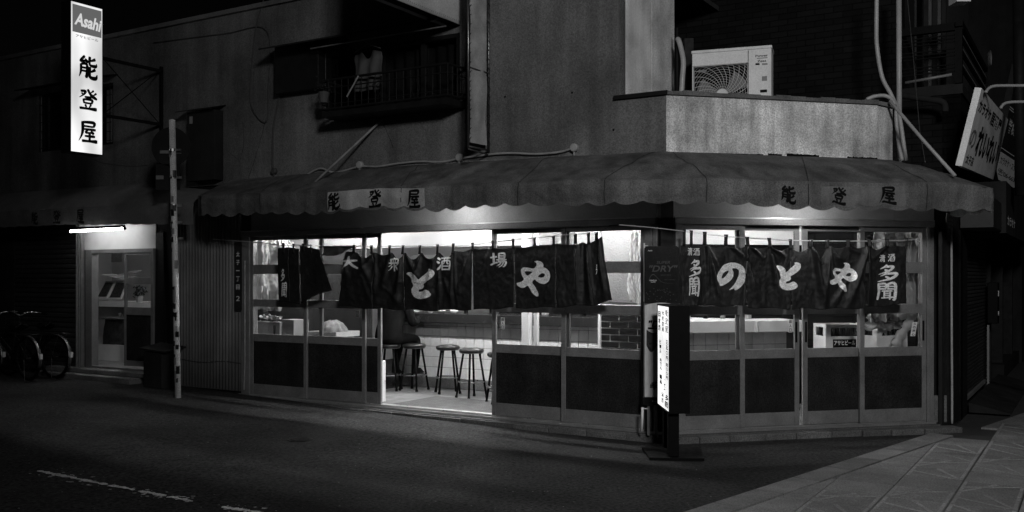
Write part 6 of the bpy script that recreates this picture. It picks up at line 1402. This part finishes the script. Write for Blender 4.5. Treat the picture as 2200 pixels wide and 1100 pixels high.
# balcony railing: front part and side part
rlb = MB(B); zr0, zr1 = zbal+.05, B.z(58, -.1, 0)
rl1 = thing('balcony_railing', 'black balcony railing with grouped thin bars on the dark brick house', 'railing', B, (-.6, -.02, zbal))
MB(B).box(blc, .03, -.05, .02, zr1-.05, zr1+.04).build('top_beam', M['black'], rl1)
MB(B).prism([(.03, -.09, zr1-.02), (.03, 2.9, zr1-.02), (-.05, 2.9, zr1-.02), (-.05, -.09, zr1-.02)], (0, 0, .06)).build('top_beam', M['black'], rl1)
MB(B).box(-.06, .02, -.051, .02, zbal+.001, zr1-.051).build('corner_post', M['black'], rl1)
for k, f_ in enumerate((.90, .83, .76, .62, .55, .48, .30, .23, .16)):
    z_ = lerp(zr0, zr1-.05, f_); MB(B).box(blc, -.061, -.03, -.015, z_, z_+.014).build('rail_bar', M['black'], rl1); MB(B).box(.0, .015, .021, 2.9, z_, z_+.016).build('rail_bar', M['midgrey' if k % 3 == 0 else 'black'], rl1)
MB(B).box(-.05, .02, 2.86, 2.93, zbal+.001, zr1-.03).build('end_post', M['black'], rl1)
solo(MB(B).tube([B.P(1945, 178, -.06), B.P(2045, 160, -.06)], .018, 8).build('laid_pipe', M['midgrey'], smooth=True), 'grey pole lying low along the front of the balcony railing', 'pole')
a = dq(2060, 8, 10.9); t = thing('wall_lamp_box', 'pale unlit box lamp fixed above the balcony corner', 'lamp', W0, a); MB().box(a.x-.07, a.x+.09, a.y-.1, a.y+.1, a.z, a.z+.14).build('lamp_box', M['white'], t); MB().box(a.x-.02, a.x+.02, a.y-.02, a.y+.3, a.z+.141, a.z+.18).build('arm', M['dark'], t)
# hose coil on the balcony side
hc = S.P(2120, 128, .06); t = thing('coiled_hose', 'coiled pale hose hanging on the wall beyond the balcony', 'hose', S, hc-Vector((0, 0, .15)))
hm = MB(S)
for k in range(3): hm.torus(hc+Vector((0, -.03-.012*k, .01*k)), .11, .007, 'y', 20, 5)
hm.build('coil', M['pipe'], t)
# ground floor dark bay at the end of the tavern, conduit, name board
qe = Fr(*(lambda v_: (v_.x, v_.y))(Rr.M @ Vector((3.36, .05, 0))), 0)
e0_, e1_ = Rr.M @ Vector((3.36, .06, 0)), Vector((BC[0], BC[1], 0))
QF = Fr(e0_.x, e0_.y, math.degrees(math.atan2(e1_.y-e0_.y, e1_.x-e0_.x))); ql = (e1_-e0_).length
MB(QF).box(0.002, ql-.02, .02, .12, 0, 2.62).build('side_bay_wall', M['dark'], shop)
MB(QF).box(QF.x(2020), QF.x(2042), -.02, .019, .0, 2.2).build('side_bay_panel', M['wood'], shop)
xq = QF.x(2042, -.03)
solo(MB(QF).tube(catmull([(xq, -.04, 2.25), (xq+.005, -.04, 1.5), (xq-.01, -.045, 1.0), (xq+.002, -.045, .6), (xq-.015, -.05, .05)], 6), .013, 8).build('conduit', M['pipe'], smooth=True), 'pale conduit running down the dark bay at the end of the tavern', 'conduit')
t = thing('name_strip', 'narrow dark strip with small characters under the right end of the awning', 'sign', QF, QF.P(2039, 518, -.03))
q0, q1 = QF.P(2034, 458, -.03), QF.P(2046, 520, -.03); MB(QF).box(q0.x, q1.x, -.035, -.02, q1.z, q0.z).build('strip', M['signd'], t)
for i, c_ in enumerate('地酒名物どて焼'): zq_ = q0.z-(i+.5)*(q0.z-q1.z)/7; MB(QF).shape(glyph(c_, .01), lambda u, v_: Vector((lerp(q0.x+.008, q1.x-.008, u), -.0365, zq_+(v_-.5)*.032))).build('character', M['midgrey'], t)
# street shutter
sa, sb = S.x(2067, .06), S.x(2117, .06)
t = thing('roller_shutter', 'tall closed dark roller shutter facing the side street', 'shutter', S, ((sa+sb)/2, .06, .1))
zsh0, zsh1 = .20, 2.55
sm2 = mesh_of(MB().add([(0, 0, 0), (sb-sa, 0, 0), (sb-sa, -.018, .012), (0, -.018, .012), (sb-sa, -.018, .035), (0, -.018, .035), (sb-sa, 0, .0475), (0, 0, .0475)], [(0, 1, 2, 3), (3, 2, 4, 5), (5, 4, 6, 7)]), 'slat', M['shut2'])
for k in range(48): inst(sm2, 'slat', t, S, (sa, .06, zsh0+.049*k))
MB(S).box(sa, sb, .065, .1, .1, zsh1).build('backing', M['dark'], t); MB(S).box(sa, sb, .02, .064, .15, .198).build('bottom_bar', M['midgrey'], t)
MB(S).box(-.0, sa-.003, .0, .2, 0, 2.619).build('street_wall', M['dark'], nh); MB(S).box(sb+.003, sb+.12, -.01, .2, 0, 2.619).build('street_wall', M['darkwall'], nh)
MB(S).box(sa-.002, sb+.002, .0, .2, zsh1+.005, 2.619).build('street_wall', M['dark'], nh)
# metal kerb ramps
for k, (p0, p1, lb_) in enumerate(((sa-.05, sb-.05, 'dark sloping kerb ramp in front of the street shutter'), (S.x(2122), S.x(2122)+1.5, 'farther dark kerb ramp beyond the shutter'))):
    n_ = 2; t = thing('kerb_ramp', lb_, 'ramp', S, ((p0+p1)/2, -.25, .03)); ww = (p1-p0)/n_
    for i in range(n_):
        a, b = p0+i*ww+.004, p0+(i+1)*ww-.004; MB(S).prism([(a, -.48, .031), (a, -.48, .045), (a, -.02, .15), (a, -.02, .031)], (b-a, 0, 0)).build('ramp_plate', M['darkwall'], t)
# farther doors and brick strips
u0 = S.x(2122)
def sbx(a, b, y0, y1, z0, z1, nm, m): return MB(S).box(a, b, y0, y1, z0, z1).build(nm, m, nh)
sbx(u0+.0, u0+.5, .25, .4, .0, 2.619, 'door_recess', M['dark'])
t = thing('mailbox', 'dark double mailbox and intercom on the street wall', 'mailbox', S, (u0+.1, -.05, 1.2))
MB(S).box(u0-.06, u0+.14, -.14, -.0, 1.02, 1.62).build('box_body', M['black'], t, bevel=.008); MB(S).box(u0-.03, u0+.07, -.146, -.1405, 1.42, 1.50).box(u0-.03, u0+.07, -.146, -.1405, 1.14, 1.20).build('name_label', M['white'], t)
MB(S).box(S.x(2121), S.x(2123), -.02, .0, .1, 2.6); 
solo(MB(S).box(u0-.12, u0-.05, -.03, -.002, .06, 1.0).build('white_jamb', M['midgrey']), 'pale jamb strip under the mailbox', 'trim')
v0, v1 = S.x(2150), S.x(2178)
bs_ = MB(S)
for j in range(34):
    for i in range(int((v1-v0)/.22)): bs_.box(v0+i*.22+.004+(.11 if j % 2 else 0), v0+i*.22+.214+(.11 if j % 2 else 0), .19, .205, .25+.068*j, .25+.068*j+.060)
bs_.build('brick_facing', M['midgrey'], nh, kind='stuff'); sbx(u0+.5, 9, .2055, .3, 0, 2.619, 'street_wall', M['darkwall'])
for px in (2140, 2162, 2184): xq = S.x(px, .1); sbx(xq, xq+.12, .0, .18, .0, 2.619, 'pilaster', M['dark'])
sbx(S.x(2150), 9, -.05, .17, .0, .24, 'wall_base', M['darkwall'])
a = S.P(2124, 470, -.3)
t = thing('signboard_box', 'large dark unlit signboard box over the far doors', 'sign', S, (a.x+.5, -.2, 2.3)); MB(S).box(a.x, a.x+1.1, -.35, -.003, S.z(488, a.x, -.3), S.z(424, a.x, -.3)).build('sign_case', M['signd'], t)
xq = S.x(2192, -.35); MB(S).box(a.x+1.105, 7.5, -.40, -.003, 2.25, 2.9).build('sign_case', M['darkwall'], t)
MB(S).shape(glyph('カラオケ', .02), lambda u, v_: Vector((lerp(a.x+1.3, a.x+2.6, u), -.403, 2.36+.12*v_))).build('lettering', M['signw'], t)
# tilted boards on curved pipes
def quad3(c, d0):
    """parallelogram in space seen as the four photo corners TL, TR, BR, BL, first corner at depth d0"""
    r = [Vector(((a-CX)/F, 1, (HY-b)/F)) for a, b in c]; m3 = Matrix(((r[1].x, -r[2].x, r[3].x), (r[1].y, -r[2].y, r[3].y), (r[1].z, -r[2].z, r[3].z)))
    s_ = m3.inverted() @ (r[0]*1.0); k = d0
    return [r[0]*k+Vector((0, 0, H)), r[1]*(s_[0]*k)+Vector((0, 0, H)), r[2]*(s_[1]*k)+Vector((0, 0, H)), r[3]*(s_[2]*k)+Vector((0, 0, H))], s_
c1, s1_ = quad3([(2109, 189), (2166, 257), (2134, 386), (2067, 357)], 10.6)
print('SIGN1', [tuple(round(x, 2) for x in p) for p in c1])
def board(c, name, label, m, th=.10):
    n_ = (c[1]-c[0]).cross(c[3]-c[0]).normalized()
    if n_.dot(c[0]-Vector((0, 0, H))) < 0: n_ = -n_
    t = thing(name, label, 'sign', W0, c[3])
    MB().prism(c, n_*th).build('panel', m, t)
    def f(u, v_, o=.003): return c[3].lerp(c[2], u).lerp(c[0].lerp(c[1], u), v_)-n_*o
    return t, f, n_
t, f, n1_ = board(c1, 'karaoke_sign', 'slanting white bar sign board with brushed black lettering', M['signw'], .07)
def stx(s_, u0, u1, v0, v1, m, t, f, bold=.015): MB().shape(glyph(s_, bold), lambda a, b: f(lerp(u0, u1, a), lerp(v0, v1, b))).build('lettering', m, t)
stx('カラオケ', .04, .40, .72, .88, M['ink'], t, f, .035); stx('居酒屋', .42, .80, .70, .90, M['ink'], t, f, .025)
stx('れいれい', .20, .92, .20, .60, M['ink'], t, f, .045); stx('大子店'.replace('大', '太'), .04, .24, .05, .17, M['signd'], t, f); stx('の', .02, .16, .26, .50, M['midgrey'], t, f)
c2, _ = quad3([(2189, 139), (2232, 188), (2182, 408), (2136, 384)], 14.6)
print('SIGN2', [tuple(round(x, 2) for x in p) for p in c2])
t, f, n2_ = board(c2, 'street_sign_board', 'dark slanting sign board with white lettering behind the white bar sign', M['signd'])
stx('営業中', .2, .8, .78, .90, M['signw'], t, f); stx('宴会', .15, .7, .66, .76, M['signw'], t, f); stx('皆様のバー', .1, .9, .44, .56, M['signw'], t, f, .02)
for v_ in (.64, .62, .28): MB().prism([f(0, v_), f(1, v_), f(1, v_+.008), f(0, v_+.008)], -n2_*.001).build('rule', M['signw'], t)
MB().prism([f(.02, .01), f(.98, .01), f(.98, .25), f(.02, .25)], -n2_*.002).build('pale_field', M['signw'], t)
f_ = f
stx('カラオケ・スナック', .06, .94, .15, .22, M['ink'], t, lambda a, b, o=.003: f_(a, b, .007)); stx('☎06-6636', .06, .94, .05, .11, M['ink'], t, lambda a, b, o=.003: f_(a, b, .007))
for k, (pts, lb_) in enumerate(((((2118, 198), (2124, 190), (2136, 185), (2160, 184), (2230, 184)), 'upper curved pale pipe holding the slanting white sign'), (((2150, 232), (2156, 224), (2168, 220), (2190, 219), (2240, 219)), 'lower curved pale pipe holding the slanting white sign'))):
    solo(MB().tube(catmull([dq(a, b, 10.75+.04*i) for i, (a, b) in enumerate(pts)], 6), .017, 8).build('sign_bracket', M['pipe'], smooth=True), lb_, 'bracket', 'curved sign brackets')
# upright drain pipes between the tavern and the brick house
yy = 10.95
solo(MB().tube([dq(1932, 350, yy), dq(1931, -40, yy)], .030, 12).build('drain_pipe', M['pipe'], smooth=True), 'straight pale drain pipe rising from the awning past the balcony', 'pipe')
solo(MB().tube(catmull([dq(1884, -40, yy-.1), dq(1883, 50, yy-.1), dq(1884, 100, yy-.1), dq(1895, 165, yy-.1), dq(1915, 205, yy-.1), dq(1932, 250, yy-.1), dq(1946, 345, yy-.1)], 6), .024, 10).build('bent_pipe', M['pipe'], smooth=True), 'bent pale hose crossing in front of the straight drain pipe', 'pipe')
solo(MB().tube(catmull([dq(1862, 214, yy-.15), dq(1880, 207, yy-.15), dq(1905, 207, yy-.2), dq(1922, 225, yy-.2), dq(1928, 290, yy-.2), dq(1938, 345, yy-.2)], 6), .022, 10).build('bent_pipe', M['pipe'], smooth=True), 'shorter bent pale hose coming over the right end of the parapet', 'pipe')
solo(MB().tube(catmull([dq(1937, 205, 11.2), dq(2000, 214, 11.15), dq(2022, 218, 11.1), dq(2030, 226, 11.1), dq(2031, 240, 11.1)], 6), .036, 12).build('elbow_pipe', M['darkwall'], smooth=True), 'dim elbow pipe on the brick wall under the balcony', 'pipe')
solo(MB().tube([dq(1950, 0, 10.8), dq(1962, 120, 10.8), dq(1976, 280, 10.8), dq(1988, 350, 10.8)], .004, 4).build('thin_wire', M['cable']), 'thin wire hanging in front of the iron balcony', 'wire')
# far end of the side street
far = thing('far_building', 'dim plain building closing the view at the right edge', 'building', S, (11, .5, 0))
MB(S).box(9.02, 16, -.1, 1.5, 0, 8).build('wall', M['darkwall'], far)
MB(S).box(9.6, 10.5, -.12, -.101, 3.6, 5.0).build('window', M['dark'], far)
solo(MB().tube([dq(2193, 420, 12.4), dq(2188, -30, 12.4)], .07, 12).build('downpipe', M['dark'], smooth=True), 'thick dark downpipe at the right edge behind the signs', 'pipe')
